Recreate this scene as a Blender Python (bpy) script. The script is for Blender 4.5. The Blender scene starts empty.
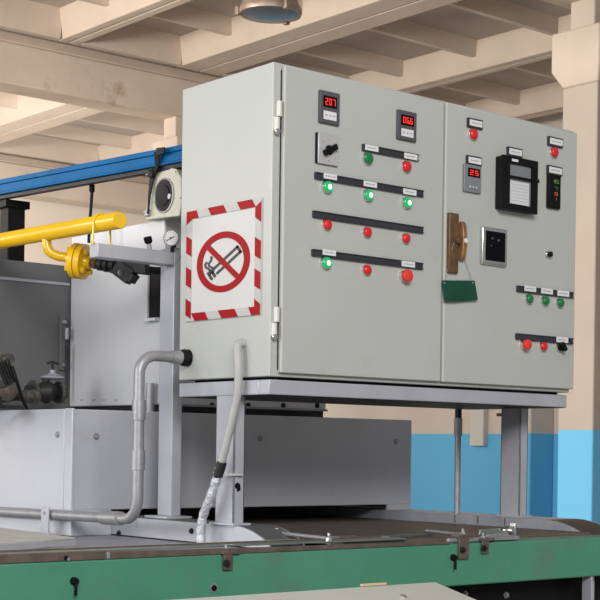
import bpy, bmesh, math, random
from mathutils import Vector, Matrix
random.seed(7)
S = bpy.context.scene
C = S.collection
PI = math.pi

# ------------------------------------------------------------------ camera
CAM = Vector((-2.56557, -3.40547, 1.13899))
RGT = Vector((0.74589319, -0.66592168, 0.01384435))
UPV = Vector((-0.0062182, 0.01382242, 0.99988513))
FWD = Vector((0.66603655, 0.74589359, -0.00616922))
FPX, CX, CY = 1482.787, 391.884, 460.671
cd = bpy.data.cameras.new('camera')
cam = bpy.data.objects.new('camera', cd)
C.objects.link(cam)
m = Matrix.Identity(4)
for i in range(3):
    m[i][0] = RGT[i]; m[i][1] = UPV[i]; m[i][2] = -FWD[i]; m[i][3] = CAM[i]
cam.matrix_world = m
cd.sensor_width = 36; cd.sensor_fit = 'HORIZONTAL'
cd.lens = FPX * 36 / 600
cd.shift_x = (300 - CX) / 600
cd.shift_y = (CY - 300) / 600
cd.clip_end = 200
S.camera = cam

# ------------------------------------------------------------------ world, light, exposure
w = bpy.data.worlds.new('world'); S.world = w; w.use_nodes = True
bg = w.node_tree.nodes['Background']
bg.inputs[0].default_value = (0.93, 0.96, 1.0, 1)
bg.inputs[1].default_value = 0.25
def area(name, loc, target, sx, sy, power, col=(1, 1, 1)):
    l = bpy.data.lights.new(name, 'AREA'); l.shape = 'RECTANGLE'; l.size = sx; l.size_y = sy
    l.energy = power; l.color = col
    o = bpy.data.objects.new(name, l); C.objects.link(o); o.location = loc
    o.rotation_euler = (Vector(target) - Vector(loc)).to_track_quat('-Z', 'Y').to_euler()
    return o
area('window_daylight', (-8.5, 1.6, 3.2), (0.2, 0.5, 1.4), 5.0, 2.6, 370, (0.98, 0.99, 1.0))
area('hall_daylight', (-4.0, -7.0, 4.4), (0.6, 0.2, 1.6), 4.0, 2.2, 600, (1, 0.975, 0.93))
area('left_ceiling_fill', (-8.5, 9.0, 2.6), (6.0, 9.0, 5.2), 6.0, 2.6, 620, (1, 0.95, 0.87))  # added fill light, aimed up to brighten the ceiling
area('girder_ceiling_fill', (-3.0, 6.5, 3.3), (6.0, 10.6, 5.4), 3.5, 1.2, 620, (1, 0.94, 0.86))  # unseen extra light for ceiling and girder fronts, turned away from the cabinet
area('back_wall_fill', (3.0, 12.5, 2.4), (4.5, 17.0, 4.0), 4.0, 2.0, 340, (1, 0.96, 0.9))  # added light inside the hall, lifts the brightness of the back wall
S.view_settings.view_transform = 'Standard'
S.view_settings.look = 'None'
S.view_settings.gamma = 1
S.view_settings.use_curve_mapping = False
S.view_settings.exposure = 0.0

# ------------------------------------------------------------------ pixel -> point on a known plane
def ray(x, y): return FWD + RGT * ((x - CX) / FPX) - UPV * ((y - CY) / FPX)
def atx(x, y, v): d = ray(x, y); return CAM + d * ((v - CAM.x) / d.x)
def aty(x, y, v): d = ray(x, y); return CAM + d * ((v - CAM.y) / d.y)
def atz(x, y, v): d = ray(x, y); return CAM + d * ((v - CAM.z) / d.z)

# ------------------------------------------------------------------ materials
def mat(name, col, rough=0.5, metal=0.0, var=0.08, scale=6.0, bump=0.0, bscale=60.0, emit=None, estr=0.0,
        dirt=None, dscale=3.0, dlo=0.55, dhi=0.7, coat=0.0, spec=0.5):
    M = bpy.data.materials.new(name); M.use_nodes = True
    nt = M.node_tree; b = nt.nodes['Principled BSDF']
    b.inputs['Roughness'].default_value = rough; b.inputs['Metallic'].default_value = metal
    b.inputs['Coat Weight'].default_value = coat; b.inputs['Specular IOR Level'].default_value = spec
    tc = nt.nodes.new('ShaderNodeTexCoord')
    if var:
        n = nt.nodes.new('ShaderNodeTexNoise'); n.inputs['Scale'].default_value = scale; n.inputs['Detail'].default_value = 6
        nt.links.new(tc.outputs['Object'], n.inputs['Vector'])
        r = nt.nodes.new('ShaderNodeValToRGB')
        r.color_ramp.elements[0].position = 0.3; r.color_ramp.elements[1].position = 0.7
        r.color_ramp.elements[0].color = tuple(c * (1 - var) for c in col) + (1,)
        r.color_ramp.elements[1].color = tuple(min(1, c * (1 + var)) for c in col) + (1,)
        nt.links.new(n.outputs['Fac'], r.inputs[0]); out = r.outputs[0]
        if dirt:
            n2 = nt.nodes.new('ShaderNodeTexNoise'); n2.inputs['Scale'].default_value = dscale
            n2.inputs['Detail'].default_value = 9; n2.inputs['Roughness'].default_value = 0.7
            nt.links.new(tc.outputs['Object'], n2.inputs['Vector'])
            r2 = nt.nodes.new('ShaderNodeValToRGB')
            r2.color_ramp.elements[0].position = dlo; r2.color_ramp.elements[1].position = dhi
            nt.links.new(n2.outputs['Fac'], r2.inputs[0])
            mx = nt.nodes.new('ShaderNodeMix'); mx.data_type = 'RGBA'
            nt.links.new(r2.outputs[0], mx.inputs[0]); nt.links.new(out, mx.inputs[6])
            mx.inputs[7].default_value = tuple(dirt) + (1,)
            out = mx.outputs[2]
        nt.links.new(out, b.inputs['Base Color'])
    else:
        b.inputs['Base Color'].default_value = tuple(col) + (1,)
    if bump:
        n = nt.nodes.new('ShaderNodeTexNoise'); n.inputs['Scale'].default_value = bscale; n.inputs['Detail'].default_value = 5
        nt.links.new(tc.outputs['Object'], n.inputs['Vector'])
        bp = nt.nodes.new('ShaderNodeBump'); bp.inputs['Strength'].default_value = bump; bp.inputs['Distance'].default_value = 0.01
        nt.links.new(n.outputs['Fac'], bp.inputs['Height']); nt.links.new(bp.outputs[0], b.inputs['Normal'])
    if emit:
        b.inputs['Emission Color'].default_value = tuple(emit) + (1,); b.inputs['Emission Strength'].default_value = estr
    return M

def wall_mat(name, low, high, split):
    M = mat(name, high, 0.8, var=0.06, scale=1.2, bump=0.25, bscale=8)
    nt = M.node_tree; b = nt.nodes['Principled BSDF']
    src = b.inputs['Base Color'].links[0].from_socket
    g = nt.nodes.new('ShaderNodeNewGeometry'); s = nt.nodes.new('ShaderNodeSeparateXYZ')
    nt.links.new(g.outputs['Position'], s.inputs[0])
    c = nt.nodes.new('ShaderNodeMath'); c.operation = 'LESS_THAN'; c.inputs[1].default_value = split
    nt.links.new(s.outputs[2], c.inputs[0])
    mx = nt.nodes.new('ShaderNodeMix'); mx.data_type = 'RGBA'
    nt.links.new(c.outputs[0], mx.inputs[0]); nt.links.new(src, mx.inputs[6])
    mx.inputs[7].default_value = tuple(low) + (1,)
    nt.links.new(mx.outputs[2], b.inputs['Base Color'])
    return M

M = dict(
    cab=mat('cabinet_grey_enamel', (0.46, 0.475, 0.455), 0.38, var=0.03, scale=3, bump=0.03, bscale=120, dirt=(0.40, 0.40, 0.37), dscale=9, dlo=0.62, dhi=0.8),
    cabedge=mat('pale_enamel_edge', (0.62, 0.62, 0.58), 0.4, var=0.02),
    silver=mat('silver_paint', (0.43, 0.44, 0.49), 0.42, 0.15, var=0.07, scale=8, bump=0.06, bscale=90, dirt=(0.33, 0.33, 0.36), dscale=14, dlo=0.64, dhi=0.75),
    silverd=mat('grey_rail_paint', (0.30, 0.31, 0.35), 0.5, 0.1, var=0.12, scale=14, bump=0.1),
    tunnel=mat('tunnel_silver_paint', (0.50, 0.515, 0.56), 0.45, 0.15, var=0.05, scale=4, bump=0.06, bscale=50, dirt=(0.42, 0.42, 0.45), dscale=5, dlo=0.58, dhi=0.75),
    housing=mat('housing_white_paint', (0.58, 0.59, 0.62), 0.42, 0.05, var=0.05, scale=4, bump=0.1, bscale=14, dirt=(0.47, 0.46, 0.44), dscale=2.2, dlo=0.6, dhi=0.8),
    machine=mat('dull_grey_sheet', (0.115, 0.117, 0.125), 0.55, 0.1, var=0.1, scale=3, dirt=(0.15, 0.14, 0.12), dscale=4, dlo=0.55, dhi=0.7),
    galv=mat('galvanised_pipe', (0.34, 0.34, 0.36), 0.45, 0.5, var=0.12, scale=25, bump=0.1, bscale=120),
    hose=mat('grey_hose', (0.40, 0.40, 0.40), 0.55, 0, var=0.06, scale=30),
    foil=mat('foil_wrap', (0.55, 0.56, 0.60), 0.4, 0.4, var=0.35, scale=40, bump=0.8, bscale=90),
    dark=mat('dark_metal', (0.022, 0.022, 0.024), 0.5, 0.2, var=0.4, scale=20, spec=0.3),
    black=mat('black_plastic', (0.008, 0.008, 0.009), 0.45, var=0.2, spec=0.12),
    strip=mat('charcoal_label_strip', (0.035, 0.037, 0.046), 0.5, var=0.15, spec=0.3),
    bezel=mat('meter_grey', (0.085, 0.09, 0.10), 0.5, var=0.05, spec=0.3),
    bezell=mat('controller_grey', (0.20, 0.21, 0.23), 0.45, var=0.05),
    white=mat('white_label', (0.72, 0.72, 0.74), 0.5, var=0.03),
    ink=mat('label_ink', (0.25, 0.25, 0.28), 0.6, var=0),
    plate=mat('aluminium_plate', (0.55, 0.55, 0.56), 0.35, 0.3, var=0.04),
    chrome=mat('chrome', (0.7, 0.7, 0.7), 0.22, 0.9, var=0.05),
    screen=mat('black_screen', (0.004, 0.004, 0.005), 0.3, var=0, spec=0.1),
    digit=mat('red_digit', (0.5, 0.02, 0.02), 0.5, var=0, emit=(1, 0.04, 0.03), estr=0.9),
    digg=mat('green_digit', (0.06, 0.16, 0.03), 0.5, var=0, emit=(0.2, 0.45, 0.08), estr=0.22),
    digo=mat('orange_digit', (0.3, 0.1, 0.05), 0.5, var=0, emit=(0.8, 0.2, 0.05), estr=0.3),
    red=mat('red_lens', (0.68, 0.014, 0.018), 0.25, var=0.05, coat=0.3),
    redb=mat('bright_red_button', (0.75, 0.04, 0.025), 0.35, var=0.03, coat=0.3),
    green=mat('green_lens', (0.005, 0.19, 0.055), 0.25, var=0.05, coat=0.3),
    greenlit=mat('green_lens_lit', (0.01, 0.30, 0.10), 0.25, var=0, emit=(0.02, 0.6, 0.18), estr=0.35, coat=0.3),
    glow=mat('lamp_glow', (0.5, 0.9, 0.6), 0.3, var=0, emit=(0.55, 1.0, 0.65), estr=1.0),
    brass=mat('brown_bakelite', (0.13, 0.068, 0.032), 0.42, 0.1, var=0.35, scale=30),
    brassl=mat('worn_brown_grip', (0.26, 0.135, 0.055), 0.4, 0.15, var=0.25, scale=30),
    pouch=mat('green_leatherette', (0.003, 0.055, 0.032), 0.5, var=0.15, scale=14, bump=0.1),
    string=mat('string', (0.3, 0.3, 0.28), 0.8, var=0),
    paper=mat('chart_paper', (0.62, 0.63, 0.66), 0.6, var=0.05),
    sign=mat('sign_white', (0.60, 0.595, 0.585), 0.5, spec=0.2, var=0.01),
    signf=mat('sign_frame_white', (0.49, 0.485, 0.475), 0.5, var=0.01, spec=0.2),
    signred=mat('sign_red', (0.33, 0.008, 0.012), 0.5, spec=0.12, var=0.02),
    signblk=mat('sign_black', (0.008, 0.008, 0.01), 0.4, var=0),
    yellow=mat('yellow_gas_paint', (0.80, 0.47, 0.004), 0.3, var=0.06, scale=10, coat=0.3, dirt=(0.45, 0.22, 0.01), dscale=30, dlo=0.66, dhi=0.74),
    blue=mat('blue_beam_paint', (0.002, 0.115, 0.31), 0.5, spec=0.1, var=0.12, scale=6, dirt=(0.004, 0.05, 0.18), dscale=20, dlo=0.62, dhi=0.7),
    cream=mat('cream_cast_plate', (0.52, 0.52, 0.42), 0.5, var=0.08, scale=20, dirt=(0.3, 0.29, 0.22), dscale=30, dlo=0.6, dhi=0.7),
    greenp=mat('green_machine_paint', (0.068, 0.26, 0.165), 0.45, var=0.07, scale=5, bump=0.1, bscale=60, dirt=(0.10, 0.21, 0.15), dscale=4, dlo=0.52, dhi=0.7),
    rust=mat('brown_flat_bar', (0.14, 0.105, 0.09), 0.5, 0.3, var=0.25, scale=25),
    greyg=mat('greenish_steel', (0.24, 0.29, 0.26), 0.35, 0.5, var=0.15, scale=8),
    trayw=mat('dusty_sheet', (0.50, 0.485, 0.455), 0.6, var=0.12, scale=9),
    desk=mat('desk_enamel', (0.50, 0.50, 0.46), 0.45, var=0.03),
    wood=mat('bare_wood', (0.62, 0.47, 0.28), 0.6, var=0.1),
    dirty=mat('grimy_cast_metal', (0.11, 0.105, 0.10), 0.4, 0.5, var=0.6, scale=35, bump=0.5, bscale=60),
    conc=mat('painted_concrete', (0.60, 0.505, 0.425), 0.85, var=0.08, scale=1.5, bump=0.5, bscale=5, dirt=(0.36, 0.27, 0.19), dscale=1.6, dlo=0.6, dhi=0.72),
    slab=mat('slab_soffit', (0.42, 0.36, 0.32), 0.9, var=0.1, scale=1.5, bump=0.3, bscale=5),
    plaster=mat('bright_back_wall', (0.72, 0.64, 0.56), 0.85, var=0.06, scale=0.8),
    floor=mat('concrete_floor', (0.42, 0.38, 0.34), 0.7, var=0.15, scale=1.5),
    brownc=mat('brown_worn_cover', (0.075, 0.062, 0.052), 0.5, 0.2, var=0.2, scale=20),
    lampm=mat('lamp_rim', (0.30, 0.22, 0.18), 0.45, 0.4, var=0.2, scale=12),
    glass=mat('lamp_glass', (0.045, 0.075, 0.10), 0.3, 0.0, var=0.2, scale=5, coat=0.5),
)
M['wallp'] = wall_mat('two_tone_wall', (0.10, 0.40, 0.68), (0.52, 0.46, 0.41), 1.40)
M['colp'] = wall_mat('two_tone_column', (0.15, 0.50, 0.78), (0.47, 0.40, 0.34), 1.338)

def belt_mat():
    Mm = bpy.data.materials.new('woven_wire_belt'); Mm.use_nodes = True
    nt = Mm.node_tree; b = nt.nodes['Principled BSDF']
    b.inputs['Roughness'].default_value = 0.5; b.inputs['Metallic'].default_value = 0.5
    tc = nt.nodes.new('ShaderNodeTexCoord')
    cols = []
    for ax, sc in (('X', 9), ('Y', 5)):
        wv = nt.nodes.new('ShaderNodeTexWave'); wv.bands_direction = ax; wv.inputs['Scale'].default_value = sc
        wv.inputs['Distortion'].default_value = 0.6
        nt.links.new(tc.outputs['Object'], wv.inputs['Vector']); cols.append(wv.outputs['Fac'])
    mm = nt.nodes.new('ShaderNodeMath'); mm.operation = 'MAXIMUM'
    nt.links.new(cols[0], mm.inputs[0]); nt.links.new(cols[1], mm.inputs[1])
    r = nt.nodes.new('ShaderNodeValToRGB')
    r.color_ramp.elements[0].position = 0.5; r.color_ramp.elements[0].color = (0.008, 0.007, 0.006, 1)
    r.color_ramp.elements[1].position = 0.95; r.color_ramp.elements[1].color = (0.20, 0.165, 0.13, 1)
    nt.links.new(mm.outputs[0], r.inputs[0]); nt.links.new(r.outputs[0], b.inputs['Base Color'])
    bp = nt.nodes.new('ShaderNodeBump'); bp.inputs['Strength'].default_value = 0.8; bp.inputs['Distance'].default_value = 0.003
    nt.links.new(mm.outputs[0], bp.inputs['Height']); nt.links.new(bp.outputs[0], b.inputs['Normal'])
    return Mm
M['belt'] = belt_mat()

# ------------------------------------------------------------------ builders
def V(*a): return Vector(a)
class MB:
    def __init__(s): s.bm = bmesh.new(); s.mi = 0; s.mats = []
    def use(s, key):
        if key not in s.mats: s.mats.append(key)
        s.mi = s.mats.index(key); return s
    def face(s, vs, smooth=False):
        try:
            f = s.bm.faces.new(vs); f.material_index = s.mi; f.smooth = smooth; return f
        except ValueError: return None
    def box(s, x0, x1, y0, y1, z0, z1):
        x0, x1 = sorted((x0, x1)); y0, y1 = sorted((y0, y1)); z0, z1 = sorted((z0, z1))
        v = [s.bm.verts.new((x, y, z)) for x in (x0, x1) for y in (y0, y1) for z in (z0, z1)]
        for q in ((0, 1, 3, 2), (4, 6, 7, 5), (0, 4, 5, 1), (2, 3, 7, 6), (0, 2, 6, 4), (1, 5, 7, 3)):
            s.face([v[i] for i in q])
        return s
    def obox(s, c, ax, ay, az):
        """box about centre c with half-extent vectors"""
        c = Vector(c); v = [s.bm.verts.new(c + ax * i + ay * j + az * k) for i in (-1, 1) for j in (-1, 1) for k in (-1, 1)]
        for q in ((0, 1, 3, 2), (4, 6, 7, 5), (0, 4, 5, 1), (2, 3, 7, 6), (0, 2, 6, 4), (1, 5, 7, 3)):
            s.face([v[i] for i in q])
        return s
    def bar(s, a, b, wd, h, up=(0, 0, 1)):
        a = Vector(a); b = Vector(b); d = (b - a); L = d.length; d.normalize()
        sd = d.cross(Vector(up)).normalized(); u = sd.cross(d)
        return s.obox((a + b) / 2, d * L / 2, sd * wd / 2, u * h / 2)
    def prism(s, pts, off):
        """polygon pts (3D) extruded by off"""
        off = Vector(off)
        a = [s.bm.verts.new(Vector(p)) for p in pts]; b = [s.bm.verts.new(Vector(p) + off) for p in pts]
        n = len(pts); s.face(a[::-1]); s.face(b)
        for i in range(n): s.face([a[i], a[(i + 1) % n], b[(i + 1) % n], b[i]])
        return s
    def lathe(s, c, axis, prof, n=24, smooth=True, sy=1.0):
        """prof: list of (distance along axis, radius)"""
        c = Vector(c); ax = Vector(axis).normalized()
        t = Vector((0, 0, 1)) if abs(ax.z) < 0.9 else Vector((1, 0, 0))
        u = ax.cross(t).normalized(); v = ax.cross(u)
        rings = []
        for d, r in prof:
            if r < 1e-6: rings.append([s.bm.verts.new(c + ax * d)])
            else: rings.append([s.bm.verts.new(c + ax * d + (u * math.cos(2 * PI * k / n) + v * sy * math.sin(2 * PI * k / n)) * r) for k in range(n)])
        for a, b in zip(rings, rings[1:]):
            for k in range(n):
                k2 = (k + 1) % n
                if len(a) == 1 and len(b) == 1: continue
                if len(a) == 1: s.face([a[0], b[k], b[k2]], smooth)
                elif len(b) == 1: s.face([a[k], b[0], a[k2]], smooth)
                else: s.face([a[k], b[k], b[k2], a[k2]], smooth)
        if len(rings[0]) > 1: s.face(rings[0])
        if len(rings[-1]) > 1: s.face(rings[-1][::-1])
        return s
    def cyl(s, a, b, r, n=20, r2=None):
        a = Vector(a); b = Vector(b)
        return s.lathe(a, b - a, [(0, r), ((b - a).length, r if r2 is None else r2)], n)
    def tube(s, pts, r, n=14, rad=None):
        pts = [Vector(p) for p in pts]
        prev = None; rings = []
        for i, p in enumerate(pts):
            d = (pts[min(i + 1, len(pts) - 1)] - pts[max(i - 1, 0)]).normalized()
            if prev is None:
                t = Vector((0, 0, 1)) if abs(d.z) < 0.9 else Vector((1, 0, 0))
                u = d.cross(t).normalized()
            else:
                u = (prev - d * prev.dot(d)).normalized()
            prev = u; v = d.cross(u); rr = rad[i] if rad else r
            rings.append([s.bm.verts.new(p + (u * math.cos(2 * PI * k / n) + v * math.sin(2 * PI * k / n)) * rr) for k in range(n)])
        for a, b in zip(rings, rings[1:]):
            for k in range(n): s.face([a[k], b[k], b[(k + 1) % n], a[(k + 1) % n]], True)
        s.face(rings[0]); s.face(rings[-1][::-1])
        return s
    def bolt(s, p, nrm, r=0.008, h=0.006):
        s.lathe(p, nrm, [(-0.002, r * 1.6), (h * 0.25, r * 1.6), (h * 0.25, r), (h, r), (h, 0)], 6, False)
        return s
    def build(s, name, parent=None, bevel=0.0, base=None, seg=2):
        bm = s.bm
        bmesh.ops.recalc_face_normals(bm, faces=bm.faces)
        me = bpy.data.meshes.new(name)
        if parent is not None: org = Vector(parent['_o'])
        elif base is not None: org = Vector(base)
        else:
            xs = [v.co for v in bm.verts]
            org = Vector(((min(v.x for v in xs) + max(v.x for v in xs)) / 2, (min(v.y for v in xs) + max(v.y for v in xs)) / 2, min(v.z for v in xs)))
        bmesh.ops.translate(bm, verts=bm.verts, vec=-org)
        bm.to_mesh(me); bm.free()
        me.set_sharp_from_angle(angle=0.75)
        for k in s.mats: me.materials.append(M[k])
        o = bpy.data.objects.new(name, me); C.objects.link(o)
        if parent is not None: o.parent = parent
        else: o.location = org
        o['_o'] = tuple(org)
        if bevel:
            md = o.modifiers.new('bevel', 'BEVEL'); md.width = bevel; md.segments = seg; md.limit_method = 'ANGLE'; md.angle_limit = 0.7
            md.harden_normals = False
        return o

def bx(name, mk, dims, parent=None, bevel=0.002, base=None):
    return MB().use(mk).box(*dims).build(name, parent, bevel, base)
def thing(name, label, cat, loc, group=None):
    o = bpy.data.objects.new(name, None); C.objects.link(o); o.location = loc; o['_o'] = tuple(loc)
    o.empty_display_size = 0.05
    return tag(o, label, cat, group)
def tag(o, label, cat, group=None):
    o['label'] = label; o['category'] = cat
    if group: o['group'] = group
    return o
def struct(o): o['kind'] = 'structure'; return o
def lab(o, t): o['label'] = t; return o
def arc(c, a, b, r, n=8):
    """quarter bend about corner c: from c+a*r to c+b*r where a,b are unit vectors away from the corner"""
    c = Vector(c); a = Vector(a).normalized(); b = Vector(b).normalized(); o = c + (a + b) * r
    return [o - b * r * math.cos(PI / 2 * t / n) - a * r * math.sin(PI / 2 * t / n) for t in range(n + 1)]

# ================================================================== STRUCTURE
CEILZ = 5.74; GB = 4.87; RIBZ = 5.43
bx('floor', 'floor', (-9, 12.3, -9, 17.4, -0.2, 0.0), bevel=0)['kind'] = 'structure'
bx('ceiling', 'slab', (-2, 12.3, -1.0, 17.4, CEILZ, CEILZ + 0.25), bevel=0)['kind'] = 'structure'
bx('wall_right', 'wallp', (12.0, 12.3, -1.0, 17.1, 0.0, CEILZ), bevel=0)['kind'] = 'structure'
bx('wall_back', 'plaster', (-2, 12.0, 17.1, 17.4, 0.0, CEILZ), bevel=0)['kind'] = 'structure'
n_trim = [0]
def trim(mb, bevel=0.02):
    n_trim[0] += 1
    return struct(mb.build('trim_%d' % n_trim[0], None, bevel))
# main girders along x, with a wider top ledge
for gy in (4.75, 10.85, 16.8):
    mb = MB().use('conc').box(-2, 12.0, gy - 0.20, gy + 0.20, GB, RIBZ - 0.13)
    mb.prism([(-2, gy - 0.20, RIBZ - 0.13), (-2, gy - 0.13, RIBZ), (-2, gy + 0.13, RIBZ), (-2, gy + 0.20, RIBZ - 0.13)], (14, 0, 0))
    mb.box(-2, 12.0, gy - 0.10, gy + 0.10, RIBZ, CEILZ)
    trim(mb)
# long slab ribs running along y, tapered, and small cross ribs between them
bays = ((-1.0, 4.62), (4.9, 10.70), (11.0, 16.65))
xr = [1.45, 3.40, 5.33, 7.0, 9.30, 11.3]
for (y0, y1) in bays:
    for x in xr:
        mb = MB().use('conc'); hw_ = 0.28 if x == 7.0 else 0.11
        for sx, g in ((-1, 0.012), (1, 0.012)):
            a, b = sorted((x + sx * g, x + sx * hw_)); t0, t1 = sorted((x + sx * g, x + sx * (hw_ + .07)))
            mb.prism([(a, y0, RIBZ), (b, y0, RIBZ), (t1, y0, CEILZ), (t0, y0, CEILZ)], (0, y1 - y0, 0))
        trim(mb, 0.008)
    for xa, xb in zip(xr, xr[1:]):
        n = 4
        ys = [y0 + 0.06, y1 - 0.06] + [y0 + (y1 - y0) * f for f in (0.19, 0.40, 0.61, 0.82)]
        for yy in ys:
            zb = CEILZ - 0.17 if y0 + 0.1 < yy < y1 - 0.1 else CEILZ - 0.31
            mb = MB().use('conc')
            wa, wb = (0.30 if xa == 7.0 else 0.14), (0.30 if xb == 7.0 else 0.14)
            mb.prism([(xa + wa, yy - 0.035, zb), (xa + wa, yy + 0.035, zb), (xa + wa, yy + 0.08, CEILZ), (xa + wa, yy - 0.08, CEILZ)], (xb - xa - wa - wb, 0, 0))
            trim(mb, 0.0)
# columns with a widened head
def column(x, y, wx, wy):
    mb = MB().use('colp')
    mb.box(x, x + wx, y, y + wy, 0, 4.18)
    mb.use('conc')
    e = 0.07
    lo = [(x, y), (x + wx, y), (x + wx, y + wy), (x, y + wy)]; hi = [(x - e, y - e), (x + wx + e, y - e), (x + wx + e, y + wy + e), (x - e, y + wy + e)]
    a = [mb.bm.verts.new((p[0], p[1], 4.18)) for p in lo]; b = [mb.bm.verts.new((p[0], p[1], 4.31)) for p in hi]; c = [mb.bm.verts.new((p[0], p[1], 4.63)) for p in hi]
    for r0, r1 in ((a, b), (b, c)):
        for k in range(4): mb.face([r0[k], r0[(k + 1) % 4], r1[(k + 1) % 4], r1[k]])
    mb.face(a); mb.face(c)
    mb.box(x - 0.03, x + wx + 0.03, y + 0.02, y + wy - .10, 4.63, GB)
    return trim(mb, 0.012)
column(6.7, 4.52, 0.5, 0.38)
column(6.7, 10.64, 0.5, 0.36)
# pilaster on the right wall
trim(MB().use('wallp').box(11.55, 12.0, 9.72, 10.25, 0, GB))

# things on the far wall
o = bx('wall_junction_box', 'desk', (11.90, 12.0, atx(483, 440, 11.9).y, atx(469.5, 440, 11.9).y, atx(478, 446, 11.9).z, atx(478, 402, 11.9).z), bevel=0.01)
tag(o, 'beige upright electrical box fixed across the blue paint line of the far wall', 'box')
p = atx(541, 420, 11.5)
mb = MB().use('dark').box(11.37, 11.55, 9.78, 10.16, p.z + 0.05, p.z + 0.09).box(11.40, 11.55, 9.80, 10.0, p.z - 0.13, p.z - 0.09)
tag(mb.build('wall_bracket'), 'small dark double bracket on the pilaster left of the bright blue column', 'bracket')

# ceiling lamp
lc = Vector((3.62, 4.88, 4.165))
lc = atz(270.5, 19, 4.25)
t = thing('industrial_lamp', 'round brown metal pendant lamp with blue-grey glass under the ceiling', 'lamp', (lc.x, lc.y, lc.z - 0.1))
R_ = 0.222
MB().use('lampm').lathe(lc, (0, 0, 1), [(0.03, R_ * 0.9), (0.03, R_), (0.055, R_ * 1.03), (0.075, R_), (0.10, R_ * .93), (0.22, R_ * 0.78), (0.36, R_ * .55), (0.44, R_ * .35), (0.50, R_ * .3), (0.50, 0)], 40).build('lamp_shade', t)
MB().use('glass').lathe(lc, (0, 0, 1), [(0.02, 0), (0.021, R_ * .35), (0.024, R_ * .7), (0.03, R_ * .93), (0.05, R_ * .95), (0.06, R_ * .9), (0.06, 0)], 40).build('lens', t)
for k in range(3):
    a = 2 * PI * k / 3 + 0.4; q = lc + Vector((math.cos(a) * R_ * 1.04, math.sin(a) * R_ * 1.04, 0.05))
    MB().use('lampm').obox(q, V(0.02, 0, 0), V(0, 0.02, 0), V(0, 0, 0.03)).build('clip', t, 0.004)
MB().use('dark').cyl(lc + V(0, 0, 0.5), V(lc.x, lc.y, CEILZ), 0.02).build('stem', t)

# ================================================================== CONTROL CABINET
W, D, ZB, ZT = 1.290, 0.464, 1.350, 2.250
YD = -0.0167
cab = thing('control_cabinet', 'large pale grey two-door electrical control cabinet raised on a steel stand', 'cabinet', (0, 0, ZB))
MB().use('cab').box(0, W, 0, D, ZB, ZT).build('body', cab, 0.003)
XS = 0.664
dl = MB().use('cab').box(0.029, XS - 0.003, YD, -0.0005, ZB + 0.0113, ZT - 0.0085).build('door', cab, 0.003)
dr = MB().use('cab').box(XS + 0.003, W + 0.003, YD, -0.0005, ZB + 0.0113, ZT - 0.0085).build('door', cab, 0.003)
MB().use('cabedge').box(0.0275, 0.0325, YD - 0.0012, YD + 0.002, ZB + 0.013, ZT - 0.010).build('edge_trim', dl)
MB().use('cabedge').box(XS + 0.003, XS + 0.010, YD - 0.0012, YD + 0.002, ZB + 0.013, ZT - 0.010).build('edge_trim', dr)
MB().use('dark').box(0.0265, 0.0285, -0.004, -0.0005, ZB + 0.02, ZT - 0.02).build('seal', cab)
MB().use('cabedge').box(-0.001, 0.002, -0.0015, 0.001, ZB + 0.002, ZT - 0.002).build('corner_trim', cab)
for z0, z1 in ((atx(277, 133, 0.01).z, atx(277, 101, 0.01).z), (atx(275, 338, 0.01).z, atx(275, 307, 0.01).z)):
    mb = MB().use('cabedge'); zm = (z0 + z1) / 2
    mb.cyl((0.008, -0.010, z0 + 0.005), (0.008, -0.010, zm - 0.002), 0.0085).cyl((0.016, -0.010, zm + 0.002), (0.016, -0.010, z1), 0.0085)
    mb.box(0.010, 0.024, -0.008, 0, zm, z1 - 0.004).box(0.002, 0.014, -0.006, 0, z0 + 0.01, zm)
    h = mb.build('hinge', cab, 0.0005)
    MB().use('chrome').lathe((0.008, -0.012, z0 + 0.004), (0, -1, 0), [(0, 0.009), (0.006, 0.008), (0.009, 0)], 16).build('screw', h)

def F(px, py, y=YD): return aty(px, py, y)
def rect(x0, x1, y0, y1, y=None):
    """pixel box -> (x0,x1,z0,z1) on the door plane"""
    cx, cy = (x0 + x1) / 2, (y0 + y1) / 2
    y = YD if y is None else y
    return F(x0, cy, y).x, F(x1, cy, y).x, F(cx, y1, y).z, F(cx, y0, y).z
SEG = {'0': 'abcdef', '1': 'bc', '2': 'abged', '3': 'abgcd', '4': 'fgbc', '5': 'afgcd', '6': 'afgedc', '7': 'abc', '8': 'abcdefg', '9': 'abcdfg'}
def digits(mb, txt, x0, x1, z0, z1, y, th=0.0016):
    txt2 = [c for c in txt if c != '.']; n = len(txt2); cw = (x1 - x0) / n; i = 0
    for c in txt:
        if c == '.':
            xx = x0 + cw * i - cw * 0.08; mb.box(xx - th * .6, xx + th * .6, y - 0.0008, y, z0, z0 + th * 1.2); continue
        a = x0 + cw * (i + 0.12); b = x0 + cw * (i + 0.78); zm = (z0 + z1) / 2; i += 1
        for sgm in SEG[c]:
            r = {'a': (a, b, z1 - th, z1), 'd': (a, b, z0, z0 + th), 'g': (a, b, zm - th / 2, zm + th / 2),
                 'b': (b - th, b, zm, z1), 'c': (b - th, b, z0, zm), 'f': (a, a + th, zm, z1), 'e': (a, a + th, z0, zm)}[sgm]
            mb.box(r[0], r[1], y - 0.0008, y, r[2], r[3])
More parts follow.
